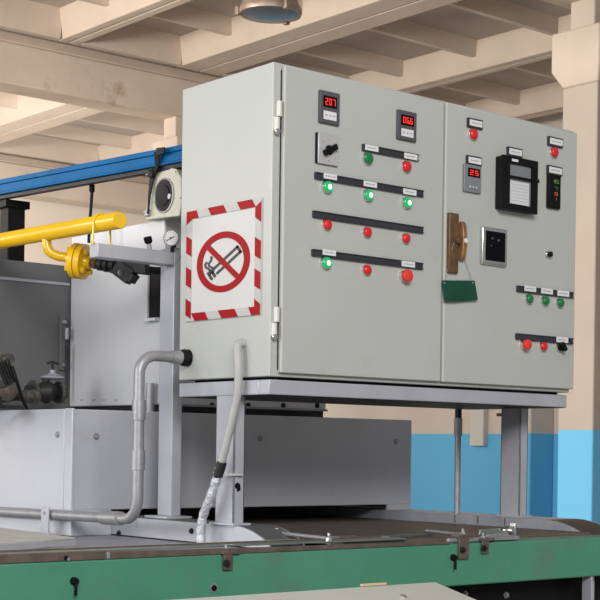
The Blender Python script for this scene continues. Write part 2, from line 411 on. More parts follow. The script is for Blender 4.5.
def meter(px, txt, where, bz='bezel', disp=(0.16, 0.84, 0.50, 0.85), pan=(0.18, 0.82, 0.12, 0.38), dg='digit'):
    x0, x1, z0, z1 = rect(*px, YD - .010); w_, h_ = x1 - x0, z1 - z0
    t = MB().use(bz).box(x0, x1, YD - 0.010, YD, z0, z1).build('digital_meter', cab, 0.002)
    lab(t, where)
    s = MB().use('screen').box(x0 + w_ * disp[0], x0 + w_ * disp[1], YD - 0.0108, YD - 0.009, z0 + h_ * disp[2], z0 + h_ * disp[3]).build('display', t)
    mb = MB().use(dg); digits(mb, txt, x0 + w_ * (disp[0] + .08), x0 + w_ * (disp[1] - .04), z0 + h_ * (disp[2] + .07), z0 + h_ * (disp[3] - .07), YD - 0.0108, w_ * 0.03)
    mb.build('digits', t)
    mb = MB().use('white' if bz == 'bezel' else 'bezell').box(x0 + w_ * pan[0], x0 + w_ * pan[1], YD - 0.0112, YD - 0.009, z0 + h_ * pan[2], z0 + h_ * pan[3])
    mb.use('ink' if bz == 'bezel' else 'white')
    for k in range(3):
        xc = x0 + w_ * (pan[0] + (pan[1] - pan[0]) * (0.2 + 0.3 * k)); zc = z0 + h_ * (pan[2] + pan[3]) / 2
        mb.box(xc - w_ * .04, xc + w_ * .04, YD - 0.0118, YD - 0.0112, zc - h_ * .02, zc + h_ * .02)
    mb.build('keypad', t)
    return t
meter((320, 340, 91.5, 124), '207', 'left of the two square meters, showing 207 in red')
meter((398, 416.8, 111, 140.5), '06.6', 'right meter of the left door, showing 06.6 in red')
meter((464.5, 481.5, 165, 192.5), '25', 'light grey controller on the right door showing 25 in red', 'bezell', (0.2, 0.9, 0.56, 0.88), (0.2, 0.8, 0.10, 0.3))

def tagplate(parent, px, py, w_=13.5, h_=7, frame=False, name='label_plate'):
    x0, x1, z0, z1 = rect(px - w_ / 2, px + w_ / 2, py - h_ / 2, py + h_ / 2)
    mb = MB(); yb = YD - 0.010
    if frame:
        mb.use('strip').box(x0 - 0.004, x1 + 0.004, YD - 0.010, YD, z0 - 0.005, z1 + 0.005)
    mb.use('white').box(x0, x1, yb - 0.0015, yb + 0.001, z0, z1)
    mb.use('ink'); zc = (z0 + z1) / 2
    random.seed(int(px * 7)); xx = x0 + (x1 - x0) * .15
    while xx < x1 - (x1 - x0) * .2:
        l = random.uniform(0.003, 0.007); mb.box(xx, xx + l, yb - 0.0019, yb - 0.0015, zc - 0.0014, zc + 0.0014); xx += l + 0.002
    return mb.build(name, parent)
def strip(x0, x1, yl, yr, hpx, labels):
    """name strip whose centre runs from (x0,yl) to (x1,yr)"""
    a = F(x0, yl); b = F(x1, yr); z = (a.z + b.z) / 2; hh = hpx / 2 * 0.00285
    mb = MB().use('strip').box(a.x, b.x, YD - 0.007, YD, z - hh, z + hh)
    mb.box(a.x, b.x, YD - 0.0105, YD - 0.006, z + hh * .72, z + hh).box(a.x, b.x, YD - 0.0105, YD - 0.006, z - hh, z - hh * .72)
    t = mb.build('name_strip', cab, 0.0006)
    for (lx, ly) in labels: tagplate(t, lx, ly, 13 if x1 < 500 else 11.5, 5.5, name='name_tag')
    return t
strip(361.5, 417, 147.5, 158.2, 7.0, [(369.5, 148.7), (408.5, 157)])
strip(314, 422, 174.8, 194.8, 7.0, [(328, 177), (368, 184.7), (407.5, 192.5)])
strip(312, 422, 213.5, 231, 7.0, [])
strip(311, 421.5, 251.5, 267.5, 7.0, [(327, 253), (406, 264.5)])
strip(516, 572, 287.5, 296.5, 7.0, [(528, 289), (544.7, 291.4), (561, 293.8)])
strip(515, 571.5, 334.8, 342.8, 7.0, [(560, 340)])
def button(px, py, lens, rpx=5.3, desc=None, proud=0.016, name='push_button', bez='chrome'):
    p = F(px, py, YD - proud); r = rpx * 0.0032
    t = MB().use(bez).lathe((p.x, YD, p.z), (0, -1, 0), [(0, r * 1.06), (proud * .4, r * 1.06), (proud * .55, r)], 24).build(name, cab)
    if desc: lab(t, desc)
    if lens == 'rotary':
        MB().use('black').lathe((p.x, YD, p.z), (0, -1, 0), [(0.006, r * .95), (proud, r * .9), (proud, 0)], 20).obox((p.x, YD - proud - 0.006, p.z), V(.005, 0, .004), V(0, .009, 0), V(-.010, 0, .012)).build('selector_knob', t, 0.001)
        return t
    lm = {'g': 'green', 'G': 'greenlit', 'r': 'red', 'R': 'redb'}[lens]
    rr = r * (1.15 if lens == 'R' else 0.98)
    MB().use(lm).lathe((p.x, YD, p.z), (0, -1, 0), [(proud * .5, rr * .95), (proud * .8, rr), (proud, rr * .96), (proud + .003, rr * .7), (proud + .0038, 0)], 24).build('lens', t)
    if lens == 'G':
        MB().use('glow').lathe((p.x + r * .10, YD - proud - 0.0030, p.z - r * .02), (0, -1, 0), [(0, r * .5), (.0012, r * .42), (.0016, 0)], 20).build('glowing_spot', t)
    return t
for px, py, k, d in [(369.5, 158, 'g', 'dark green button below the short strip'), (408, 166.3, 'r', 'red button below the short strip'),
                     (329, 186.7, 'G', 'lit green lamp, left in the second row'), (370, 195, 'G', 'lit green lamp, middle of the second row'), (408.7, 202.6, 'G', 'lit green lamp, right in the second row'),
                     (328.5, 224.5, 'r', 'red button, left in the third row'), (368.6, 232, 'r', 'red button, middle of the third row'), (407.3, 238.2, 'r', 'red button, right in the third row'),
                     (327.8, 262.8, 'G', 'lit green lamp in the lowest row'), (368.4, 269.8, 'r', 'red button, middle of the lowest row'), (408.7, 275.5, 'R', 'large bright red button in the lowest row'),
                     (474.8, 134, 'r', 'red lamp below the top left tag of the right door'), (555.7, 152, 'r', 'red lamp below the top right tag of the right door'),
                     (531, 298.7, 'g', 'green button, left of three'), (547, 300.6, 'g', 'green button, middle of three'), (561.8, 302.6, 'g', 'green button, right of three'),
                     (528.5, 344.5, 'R', 'red button, left in the lowest right row'), (545, 346.3, 'r', 'red button, middle of the lowest right row'), (562, 346.8, 'rotary', 'black selector switch, right in the lowest right row')]:
    button(px, py, k, 4.7 if (k == 'r' and px < 420 and py > 210) or px > 525 and py > 200 else 5.3, d, 0.026 if k == 'R' else (0.014 if k == 'r' else 0.016))
for px, py in ((473.7, 124), (472.6, 161.2), (513.3, 152.7), (554, 142.4), (553.2, 171)):
    tagplate(cab, px, py, 12.5, 6, True)
# rotary selector with square plate
x0, x1, z0, z1 = rect(318.5, 338.8, 134, 164.8, YD - .01)
t = MB().use('black').box(x0 - 0.006, x1 - 0.004, YD - 0.006, YD, z0, z1).use('plate').box(x0, x1, YD - 0.010, YD - 0.004, z0, z1).build('rotary_switch', cab, 0.002)
kc = V((x0 + x1) / 2 + .001, YD - 0.010, (z0 + z1) / 2 - 0.002)
MB().use('black').lathe(kc, (0, -1, 0), [(0, .015), (.005, .014), (.005, 0)], 20).obox(kc + V(0, -.008, 0), V(.023, 0, .013), V(0, .006, 0), V(-.004, 0, .0075)).build('knob', t, 0.002)
mb = MB().use('ink')
for k in range(8):
    a = 2 * PI * k / 8; mb.lathe(kc + V(math.cos(a) * .031, .0002, math.sin(a) * .031), (0, -1, 0), [(0, .0022), (.0006, .0022)], 8)
mb.build('marks', t)
# chart recorder
x0, x1, z0, z1 = rect(502.5, 537.5, 158, 211.5, YD - .034)
t = MB().use('black').box(x0, x1, YD - 0.024, YD, z0 + .002, z1 - .002).build('chart_recorder', cab, 0.003)
lab(t, 'black chart recorder with a glazed front and paper chart')
yf = YD - 0.024; ww = x1 - x0; hh = z1 - z0
MB().use('black').box(x0, x0 + ww * .2, yf - .012, yf, z0, z1).box(x1 - ww * .16, x1, yf - .012, yf, z0, z1).box(x0 + ww * .2, x1 - ww * .16, yf - .012, yf, z1 - hh * .13, z1).box(x0 + ww * .2, x1 - ww * .16, yf - .012, yf, z0, z0 + hh * .12).build('door_frame', t, 0)
MB().use('bezell').box(x0 + ww * .22, x1 - ww * .16, yf - .004, yf, z0 + hh * .12, z1 - hh * .13).use('paper').box(x0 + ww * .24, x1 - ww * .22, yf - .007, yf - .003, z0 + hh * .13, z0 + hh * .56).use('black').box(x0 + ww * .22, x1 - ww * .16, yf - .009, yf - .003, z0 + hh * .60, z0 + hh * .65).use('bezel').box(x0 + ww * .26, x1 - ww * .2, yf - .006, yf - .003, z0 + hh * .56, z0 + hh * .60).build('chart_window', t)
mb = MB().use('ink')
for k in range(6):
    zz = z0 + hh * (.19 + .06 * k); mb.box(x0 + ww * .27, x1 - ww * .25, yf - .0074, yf - .0069, zz, zz + .0008)
mb.build('chart_lines', t)
MB().use('white').box(x0 + ww * .24, x0 + ww * .42, yf - .0128, yf - .0118, z1 - hh * .09, z1 - hh * .045).build('badge', t)
MB().use('black').cyl((x1 - .006, yf - .010, z0 + hh * .62), (x1 + .002, yf - .016, z0 + hh * .63), .006).build('latch', t)
# slim controller
x0, x1, z0, z1 = rect(549, 561, 174.5, 208.5, YD - .014)
t = MB().use('black').box(x0, x1, YD - 0.014, YD, z0, z1).build('slim_controller', cab, 0.003)
ww = x1 - x0; hh = z1 - z0
mb = MB().use('digg').box(x0 + ww * .4, x0 + ww * .5, YD - .0148, YD - .0138, z0 + hh * .76, z0 + hh * .84); digits(mb, '5', x0 + ww * .45, x0 + ww * .9, z0 + hh * .74, z0 + hh * .85, YD - 0.0140, .0018); mb.build('green_digits', t)
mb = MB().use('digg'); digits(mb, '7', x0 + ww * .4, x0 + ww * .75, z0 + hh * .55, z0 + hh * .64, YD - 0.0140, .0015); mb.use('digo'); digits(mb, '3', x0 + ww * .4, x0 + ww * .8, z0 + hh * .38, z0 + hh * .48, YD - 0.0140, .0016); digits(mb, '1', x0 + ww * .4, x0 + ww * .7, z0 + hh * .25, z0 + hh * .32, YD - 0.0140, .0016); mb.build('orange_digits', t)
# analogue meter
x0, x1, z0, z1 = rect(480.6, 506.3, 228, 265.5, YD - .006)
t = MB().use('chrome').box(x0, x1, YD - 0.014, YD, z0, z1).build('ammeter', cab, 0.009, seg=4)
lab(t, 'square black dial meter in a chrome frame')
MB().use('screen').box(x0 + .013, x1 - .011, YD - 0.0150, YD - 0.006, z0 + .011, z1 - .011).build('dial', t, 0.004)
xc = (x0 + x1) / 2; zc = (z0 + z1) / 2
MB().use('bezel').box(xc - .020, xc - .010, YD - .0158, YD - .0150, zc + .022, zc + .028).box(xc + .008, xc + .018, YD - .0158, YD - .0150, zc + .018, zc + .024).box(xc - .022, xc - .017, YD - .0158, YD - .0150, zc - .001, zc + .003).build('dial_marks', t)
# small key knob
p = F(547, 254.5)
t = MB().use('chrome').lathe((p.x, YD, p.z), (0, -1, 0), [(0, .013), (.006, .012), (.008, .010), (.008, 0)], 20).build('toggle_switch', cab)
MB().use('black').cyl((p.x + .002, YD - .008, p.z), (p.x + .006, YD - .018, p.z + .001), .009).build('lever', t)
# brown door handle: backplate, hub and grip
x0, x1, z0, z1 = rect(449, 458.5, 213, 273, YD - .012)
t = MB().use('brass').box(x0, x1, YD - .014, YD, z0, z1).build('door_handle', cab, 0.003)
lab(t, 'brown worn lever handle on the right door')
hx = x1 + .004; hz = F(457, 241).z
MB().use('brass').cyl((hx - .012, YD, hz), (hx - .012, YD - .022, hz), .012).build('hub', t)
gp = []
for k in range(9):
    a = PI / 2 * k / 8; gp.append((0, -.020 - .014 * math.sin(a), .045 + .022 * math.cos(a)))
prof = [(-.004, .062), (-.014, .062), (-.022, .050), (-.026, .02), (-.026, -.02), (-.022, -.050), (-.014, -.062), (-.004, -.062)]
MB().use('brassl').prism([(hx + .004, YD + a, hz + b) for a, b in prof], (.018, 0, 0)).build('grip', t, 0.003)
MB().use('white').lathe((hx + .014, YD - .026, hz), (0, -1, 0), [(0, .008), (.004, .007), (.004, 0)], 14).build('screw', t)

# green pouch on a string
pz0, pz1 = F(459, 301, YD - .01).z, F(459, 280.3, YD - .01).z
q = [F(442, 280.3, YD - .008), F(474.5, 280.6, YD - .008), F(477.5, 300, YD - .012), F(444.5, 301.5, YD - .012)]
t = thing('hanging_pouch', 'small dark green rectangular pouch hung on a thin string below the brown handle', 'pouch', (q[3].x, YD - 0.01, q[3].z))
mb = MB().use('pouch')
NX, NZ = 14, 8
for side in (0, 1):
    g = []
    for j in range(NZ + 1):
        row = []
        for i in range(NX + 1):
            u, v = i / NX, j / NZ
            P_ = (q[0] * (1 - u) + q[1] * u) * (1 - v) + (q[3] * (1 - u) + q[2] * u) * v
            th = 0.0035 * (math.sin(PI * u) * math.sin(PI * v)) ** .5 + .0012
            P_ = P_ + V(0, -.002 * math.sin(u * 7) * v, -.002 * math.sin(PI * u) * v)
            row.append(mb.bm.verts.new(P_ + V(0, -th if side == 0 else th, 0)))
        g.append(row)
    for j in range(NZ):
        for i in range(NX): mb.face([g[j][i], g[j][i + 1], g[j + 1][i + 1], g[j + 1][i]], True)
    if side == 0: g0 = g
for (a, b) in [((0, i), (0, i + 1)) for i in range(NX)] + [((NZ, i), (NZ, i + 1)) for i in range(NX)]:
    mb.face([g0[a[0]][a[1]], g0[b[0]][b[1]], g[b[0]][b[1]], g[a[0]][a[1]]])
for i in (0, NX):
    for j in range(NZ): mb.face([g0[j][i], g0[j + 1][i], g[j + 1][i], g[j][i]])
mb.build('flap', t)
hk = F(456, 243, YD - .02)
for (a, b) in ((444, 449), (472.5, 466)):
    e = F(a, 283, YD - .009); kx = F(b, 263, YD - .006)
    MB().use('string').tube([e, (e + kx) / 2 + V(0, -.002, 0), kx, V(kx.x * .5 + hk.x * .5, YD - .018, hk.z)], .0008, 5).build('string', t)
    MB().use('chrome').lathe(e, (0, -1, 0), [(0, .0035), (.003, .003), (.003, 0)], 10).build('eyelet', t)

# ================================================================== NO SMOKING SIGN (on the cabinet's left side)
sy0, sy1, sz0, sz1 = 0.0415, 0.424, 1.529, 1.866
t = thing('no_smoking_sign', 'framed white no-smoking sign with red striped border stuck on the cabinet side', 'sign', (0, (sy0 + sy1) / 2, sz0))
XF = -0.004
bw, bh = 0.052, 0.021
def sp(u, v, x=XF): return (x, sy1 - (sy1 - sy0) * u, sz0 + (sz1 - sz0) * v)   # u left->right as seen, v up
def stilt(u): return 0.007 * u
MB().use('sign').box(XF + .001, -0.0002, sy0 + .012, sy1 - .012, sz0 + .012, sz1 - .012).build('panel', t)
mb = MB().use('signf')
fw, fh = 0.058, 0.072
def quad(mb, pts, x0, x1):
    mb.prism([(x0,) + tuple(sp(u, v)[1:]) for u, v in pts], (x1 - x0, 0, 0))
ring = [((0, 0), (1, 0), (1 - fw * 1.3, fh), (fw * 1.3, fh)), ((1, 0), (1, 1), (1 - fw * 1.3, 1 - fh), (1 - fw * 1.3, fh)), ((1, 1), (0, 1), (fw * 1.3, 1 - fh), (1 - fw * 1.3, 1 - fh)), ((0, 1), (0, 0), (fw * 1.3, fh), (fw * 1.3, 1 - fh))]
for r in ring: quad(mb, r, XF - .001, -.0002)
mb.use('signred'); X0, X1 = XF - .0018, XF - .0008
f2 = fw * 1.3; fb = fh
def hs(u0, u1, v0, v1, sl): quad(mb, [(u0, v0), (u1, v0), (u1 + sl, v1), (u0 + sl, v1)], X0, X1)
def vs(v0, v1, u0, u1, sl): quad(mb, [(u0, v0), (u1, v0 + sl), (u1, v1 + sl), (u0, v1)], X0, X1)
hs(.345, .555, 1 - fb, 1, -.05); hs(.735, .93, 1 - fb, 1, -.05)
hs(.13, .32, 0, fb, -.05); hs(.50, .72, 0, fb, -.05)
quad(mb, [(0, .88), (f2, .92), (f2, 1 - fb), (.17, 1 - fb), (.14, 1), (0, 1)], X0, X1)
quad(mb, [(1, .97), (1 - f2, 1 - fb), (1 - f2, .84), (1, .79)], X0, X1)
quad(mb, [(1, 0), (1, .09), (1 - f2, .14), (1 - f2, fb), (.85, fb), (.89, 0)], X0, X1)
for a_, b_ in ((.625, .78), (.335, .50), (.06, .21)): vs(a_, b_, 0, f2, -.04)
for a_, b_ in ((.51, .67), (.25, .40)): vs(a_, b_, 1 - f2, 1, -.04)
mb.build('frame', t)
# pictogram
ucy, ucz = (atx(224, 262, 0).y, atx(224, 262, 0).z)
ry = (atx(197.6, 262, 0).y - atx(250.3, 262, 0).y) / 2; rz = (atx(224, 232, 0).z - atx(224, 292.3, 0).z) / 2
def pg(u, v): return (sy := ucy - u * ry, ucz + v * rz)      # unit circle coordinates, u to the viewer's right
def poly(mb, pts, x0=XF - .0012, x1=XF + .0012):
    mb.prism([(x0,) + pg(u, v) for u, v in pts], (x1 - x0, 0, 0))
mb = MB().use('signblk')
th = math.atan2(0.62, 0.9); ca, sa = math.cos(th), math.sin(th)
def rr_(a, b): return (a * ca - b * sa + .05, a * sa + b * ca - .04)   # along cigarette, across
def seg(a0, a1, b0, b1): poly(mb, [rr_(a0, b0), rr_(a1, b0), rr_(a1, b1), rr_(a0, b1)])
seg(-.42, .70, .06, .145); seg(-.42, .70, -.145, -.06); seg(.62, .70, -.145, .145)
seg(-.56, -.47, -.16, .16); seg(-.70, -.62, -.16, .16)
def smoke(pts, wd=.032):
    pts = [Vector((a, b)) for a, b in pts]
    L = []; Rr = []
    for i, p in enumerate(pts):
        d = (pts[min(i + 1, len(pts) - 1)] - pts[max(i - 1, 0)]).normalized(); nn = Vector((-d.y, d.x)) * wd
        L.append(p + nn); Rr.append(p - nn)
    for i in range(len(pts) - 1): poly(mb, [tuple(L[i]), tuple(L[i + 1]), tuple(Rr[i + 1]), tuple(Rr[i])])
smoke([(-.41, -.34), (-.36, -.24), (-.40, -.14), (-.52, -.08), (-.55, .0), (-.47, .08), (-.43, .16), (-.46, .24)], .033)
smoke([(-.50, -.38), (-.48, -.26), (-.55, -.16), (-.66, -.10), (-.68, .0), (-.61, .07)], .033)
mb.build('cigarette_symbol', t)
mb = MB().use('signred'); N = 48
for k in range(N):
    a, b = 2 * PI * k / N, 2 * PI * (k + 1) / N
    poly(mb, [(math.cos(a), math.sin(a)), (math.cos(b), math.sin(b)), (.79 * math.cos(b), .79 * math.sin(b)), (.79 * math.cos(a), .79 * math.sin(a))], XF - .0014, XF + .001)
a0 = math.radians(135)
d = Vector((math.cos(a0), math.sin(a0))); nn = Vector((-d.y, d.x)) * .085
poly(mb, [tuple(d * .82 + nn), tuple(d * .82 - nn), tuple(-d * .82 - nn), tuple(-d * .82 + nn)], XF - .0016, XF + .001)
mb.build('prohibition_ring', t)

# ================================================================== CABINET STAND
st = thing('cabinet_stand', 'silver painted steel stand with angle frame and legs carrying the control cabinet', 'stand', (0.02, 0.2, 0.92))
zt, zb = ZB - 0.009, ZB - 0.052
mb = MB().use('silver')
mb.box(0.0, W - .012, 0.0, 0.05, zb, zt).box(0.0, 0.05, 0.05, D - .002, zb, zt).box(W - .062, W - .012, 0.05, D - .002, zb, zt).box(0.05, W - .062, D - .05, D - .002, zb, zt)
mb.build('top_frame', st, 0.003)
MB().use('black').box(0.006, W - .018, 0.006, D - .008, zb - .0015, zb + .012).box(0.04, W - .04, .02, D - .03, zt, ZB).build('under_plate', st)
for x in (0.0, 1.226):
    o = MB().use('silver').box(x, x + 0.006, 0.168, 0.262, 0.92, zb).box(x, x + 0.040, 0.168, 0.174, 0.92, zb).box(x + .034, x + .040, 0.168, 0.262, 0.92, zb).box(x, x + .04, .256, .262, .92, zb).build('leg', st, 0.002)
    MB().use('silver').box(x - .012, x + .052, 0.150, 0.275, 0.914, 0.921).build('foot_plate', o, 0.001)
p = aty(237.5, 486, .168)
MB().use('black').lathe(p, (0, -1, 0), [(-.002, .010), (.001, .010), (.001, 0)], 12).obox(p + V(.004, -.001, -.010), V(.006, 0, .002), V(0, .001, 0), V(0, 0, .005)).build('bolt_hole', st)

# conduit with couplings, into the cabinet side
cp = Vector((-0.19, 0.42, 0))
zc_ = atx(188, 358, 0).z; yc_ = atx(188, 358, 0).y
t = thing('conduit_pipe', 'galvanised conduit bending out of the cabinet side, down and away along the tunnel', 'pipe', (-0.19, yc_, 0.93))
zl = 0.924; xe = aty(139, 400, yc_).x
pts = [V(-.02, yc_, zc_)] + arc((xe, yc_, zc_), (1, 0, 0), (0, 0, -1), .055) + arc((xe, yc_, zl), (0, 0, 1), (0, 1, 0), .065)
endp = atx(0, 511.5, xe); dirv = (V(xe, endp.y, endp.z) - V(xe, yc_ + .065, zl))
pts.append(V(xe, yc_ + .065, zl) + dirv * 1.6)
MB().use('galv').tube(pts, .0165, 18).build('tube', t)
mb = MB().use('galv').cyl((-.062, yc_, zc_), (-.02, yc_, zc_), .0205)
o = mb.build('coupling', t)
for zz0, zz1 in ((atz(137, 422, 1).z, 0),):
    pass
for pa, pb in ((420, 400), (470, 450)):
    za, zb_ = aty(137, pa, yc_).z, aty(137, pb, yc_).z
    MB().use('galv').cyl((xe, yc_, za), (xe, yc_, zb_), .0205).build('coupling', t)
a = pts[-1]; b0 = V(xe, yc_ + .065, zl); dd = (a - b0).normalized()
MB().use('galv').cyl(b0 + dd * .03, b0 + dd * .13, .0215).build('coupling', t)
MB().use('black').lathe((0.002, yc_, zc_), (-1, 0, 0), [(0, .026), (.004, .027), (.012, .024), (.014, .027), (.024, .025), (.026, .0215), (.030, .0215)], 24).build('gland_nut', t)
# pipe bracket
pbk = atx(51.5, 522, xe)
mb = MB().use('silver').box(xe - .026, xe - .020, pbk.y - .024, pbk.y + .024, .853, pbk.z + .050).box(xe - .026, xe + .03, pbk.y - .024, pbk.y + .024, .8515, .855)
o = mb.build('pipe_bracket', None, 0.002); tag(o, 'pale flat steel bracket holding the low conduit at the left', 'bracket')
lab(MB().use('ink').lathe((xe - .026, pbk.y, pbk.z + .03), (-1, 0, 0), [(0, .005), (.002, .005), (.002, 0)], 12).build('bolt', o), 'dark bolt')

# flexible hose from the cabinet side down to the frame
HX = -0.022
h0 = atx(237.5, 347, HX)
pp = [V(.004, h0.y, h0.z + .012), V(-.012, h0.y, h0.z + .012), V(HX, h0.y, h0.z), atx(238, 358, HX), atx(238.5, 374, HX), atx(238, 390, HX), atx(236, 402, HX), atx(230, 428, HX - .005), atx(224, 452, HX - .01), atx(219.5, 468, HX - .014)]
pq = [pp[-1], atx(217, 478, HX - .015), atx(210, 498, HX - .02), atx(203.5, 515, HX - .02), atx(201, 530, HX - .02), atx(201, 545, HX - .02)]
def smooth(P, n=5):
    P = [Vector(p) for p in P]; out = []
    for i in range(len(P) - 1):
        p0, p1, p2, p3 = P[max(i - 1, 0)], P[i], P[i + 1], P[min(i + 2, len(P) - 1)]
        for k in range(n):
            s_ = k / n
            out.append(.5 * ((2 * p1) + (p2 - p0) * s_ + (2 * p0 - 5 * p1 + 4 * p2 - p3) * s_ ** 2 + (3 * p1 - p0 - 3 * p2 + p3) * s_ ** 3))
    out.append(P[-1]); return out
t = thing('flexible_hose', 'grey flexible hose hanging from the cabinet side, foil-wrapped lower down, tied to the leg', 'hose', (HX, h0.y, .88))
MB().use('hose').tube(smooth(pp), .0125, 16).build('hose_tube', t)
sq = smooth(pq, 6)
MB().use('foil').tube(sq, .013, 14, rad=[.0135 + .0015 * math.sin(i * 1.9) for i in range(len(sq))]).build('foil_sleeve', t)
c1, c2 = atx(222, 462, HX - .013), atx(218, 476, HX - .015)
MB().use('dark').tube([c1, (c1 + c2) / 2, c2], .015, 14).build('tape', t)
o = MB().use('chrome').bar(atx(215, 475, -.045), aty(243, 474.5, .155), .012, .008).build('hose_clamp', None, .001)
tag(o, 'thin bright metal strap tying the hose to the stand leg', 'clamp')
lab(MB().use('dark').lathe(atx(216.5, 476, -.046), (-1, 0, 0), [(-.006, .006), (.006, .006), (.006, 0)], 8).build('bolt', o), 'dark bolt end')

# ================================================================== TUNNEL (long silver box with the belt under it)
TX, TY = -0.148, 0.85; TZ = 1.262
tn = thing('oven_tunnel', 'long low silver sheet-metal tunnel standing over the conveyor belt', 'machine', (0.5, 1.3, 0.9))
MB().use('tunnel').box(TX + .003, 1.336, TY, TY + .012, .935, TZ).build('front_panel', tn, .003)
MB().use('tunnel').box(TX - .002, TX + .02, TY + .052, 2.6, .852, TZ + .001).build('side_panel', tn, .002)
MB().use('tunnel').box(TX - .004, TX + .006, TY - .003, TY + .047, .852, TZ + .003).build('corner_strip', tn, .002)
MB().use('tunnel').box(1.324, 1.336, TY + .012, 2.6, .9145, TZ - .001).build('side_panel', tn)
MB().use('tunnel').box(TX + .02, 1.324, TY + .012, 2.6, TZ - .012, TZ - .001).build('roof_sheet', tn)
MB().use('tunnel').box(TX + .006, -.001, TY + .002, TY + .010, .852, .936).build('lower_flap', tn)
MB().use('dark').box(TX + .03, 1.32, 2.5, 2.55, .8805, TZ - .02).build('inner_baffle', tn)
def tbolt(px, py, x=None):
    if x is None: p = aty(px, py, TY); nrm = (0, -1, 0)
    else: p = atx(px, py, x); nrm = (-1, 0, 0)
    MB().use('galv').lathe(p, nrm, [(0, .011), (.002, .011), (.002, .007), (.009, .0065), (.010, 0)], 12).build('bolt', tn)
tbolt(96, 436.5); tbolt(260, 438.5); tbolt(396, 441.5); tbolt(58, 434.5, TX - .002)

MB().use('tunnel').box(1.215, 1.336, TY, TY + .010, .9145, .936).build('foot', tn)
# housing standing on the tunnel
HXL, HY0, HY1, HZ0, HZ1 = 0.20, 0.862, 1.49, 1.288, 1.917
hs_ = thing('burner_housing', 'tall plain white sheet-metal housing on top of the silver tunnel, behind the cabinet', 'machine', (0.5, 1.2, TZ))
HXR = aty(326, 410, HY0).x
MB().use('housing').box(HXL, HXR, HY0, HY1, HZ0, HZ1).build('casing', hs_, .004)
MB().use('housing').box(HXL - .006, HXR + .006, HY0 - .012, HY0 + .004, HZ1 - .004, HZ1 + .005).build('top_flange', hs_, .001)
MB().use('silverd').box(HXL - .004, HXR, HY0 - .010, HY0 + .01, HZ0 - .004, HZ0 + .004).build('bottom_flange', hs_, .001)
MB().use('dark').box(HXL + .01, HXR - .01, HY0 + .004, HY1 - .01, TZ - .0002, HZ0).build('gasket', hs_)
for px in (212, 248, 283, 317):
    p = aty(px, 405.5, HY0)
    MB().use('dark').bolt(p, (0, -1, 0), .007, .008).build('bolt', hs_)
for px in (82, 94, 104, 116):
    p = atx(px, 400, HXL)
    MB().use('machine').box(HXL - .0008, HXL + .001, p.y - .012, p.y + .012, p.z - .0012, p.z + .0012).build('slot', hs_)
# black inspection slot on its left face
ya, yb = atx(157, 300, HXL).y, atx(150, 300, HXL).y
za, zb_ = atx(153, 318, HXL).z, atx(153, 268, HXL).z
o = MB().use('black').box(HXL - .003, HXL + .01, ya - .02, yb, za, zb_).build('inspection_slot', hs_)
MB().use('housing').box(HXL - .02, HXL, ya - .02, yb + .008, za - .012, za - .002).box(HXL - .01, HXL, yb, yb + .006, za, zb_).build('slot_ledge', o)

q = atx(150, 400, .178)
o = MB().use('galv').cyl((q.x, q.y, TZ), (q.x, q.y, atx(150, 383, .178).z), .014).build('short_tube')
tag(o, 'short upright metal tube in front of the white housing, right of the conduit', 'tube')
# grey machine sheet behind, left
gm = thing('machine_cabinet', 'dull grey sheet-metal machine casing standing behind the pumps at the far left', 'machine', (-.6, 1.6, 1.262))
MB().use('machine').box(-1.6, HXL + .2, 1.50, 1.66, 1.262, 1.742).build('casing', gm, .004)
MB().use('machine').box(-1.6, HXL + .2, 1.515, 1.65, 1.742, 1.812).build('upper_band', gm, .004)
MB().use('silverd').box(-1.6, HXL - .002, 1.494, 1.502, 1.736, 1.746).build('seam_strip', gm)
p0, p1 = aty(62, 370, 1.49), aty(62, 316, 1.49)
o = MB().use('machine').box(p0.x - .010, p0.x + .010, 1.485, 1.500, p0.z, p1.z).build('latch_bar', gm, .002)
for py in (322, 365):
    pb = aty(64, py, 1.48); MB().use('galv').lathe(pb, (0, -1, 0), [(0, .009), (.008, .007), (.008, 0)], 12).build('bolt', o)
pb = aty(67, 334, 1.47)
MB().use('galv').cyl(pb + V(0, 0, -.02), pb + V(0, 0, .022), .008).cyl(pb + V(0, .02, 0), pb + V(0, -.01, 0), .005).build('catch', gm)
MB().use('dark').tube([aty(67, 345, 1.46), aty(67, 372, 1.46), aty(66, 398, 1.46)], .006).build('tie_rod', gm)

# ================================================================== PUMPS / VALVES ON THE TUNNEL ROOF, LEFT
def on(px, py, y): return aty(px, py, y)
YV = 1.30
t = thing('gate_valve', 'dark steel gate valve with a small handwheel next to the white housing', 'valve', (on(50, 405, YV).x, YV, TZ))
c = on(46, 392, YV); k = .0031
mb = MB().use('dark')
mb.lathe(c - V(.075, 0, 0), (1, 0, 0), [(0, .022), (.02, .024), (.02, .034), (.034, .034), (.034, .022), (.05, .030), (.075, .042), (.1, .030), (.115, .022), (.115, .036), (.13, .036), (.13, .02), (.15, .018)], 20)
mb.build('body', t)
for q_ in (-.052, .052): MB().use('dirty').lathe(c + V(q_ - .006, 0, 0), (1, 0, 0), [(0, .040), (.012, .040)], 20).build('flange', t)
MB().use('dark').cyl(c + V(0, 0, .02), c + V(0, 0, .052), .014).build('bonnet', t)
hw = on(52.5, 378, YV)
MB().use('silverd').lathe(hw, (0, 0, 1), [(-.006, .034), (0, .042), (.004, .042), (.010, .028), (.014, .014), (.02, .010), (.028, .010), (.028, 0)], 24).build('handwheel', t)
MB().use('dark').cyl(hw + V(0, 0, .02), hw + V(0, 0, .058), .005).build('stem', t)
MB().use('dark').tube([hw + V(-.022, 0, .050), hw + V(0, 0, .058), hw + V(.024, 0, .05)], .004).build('stem_nut', t)
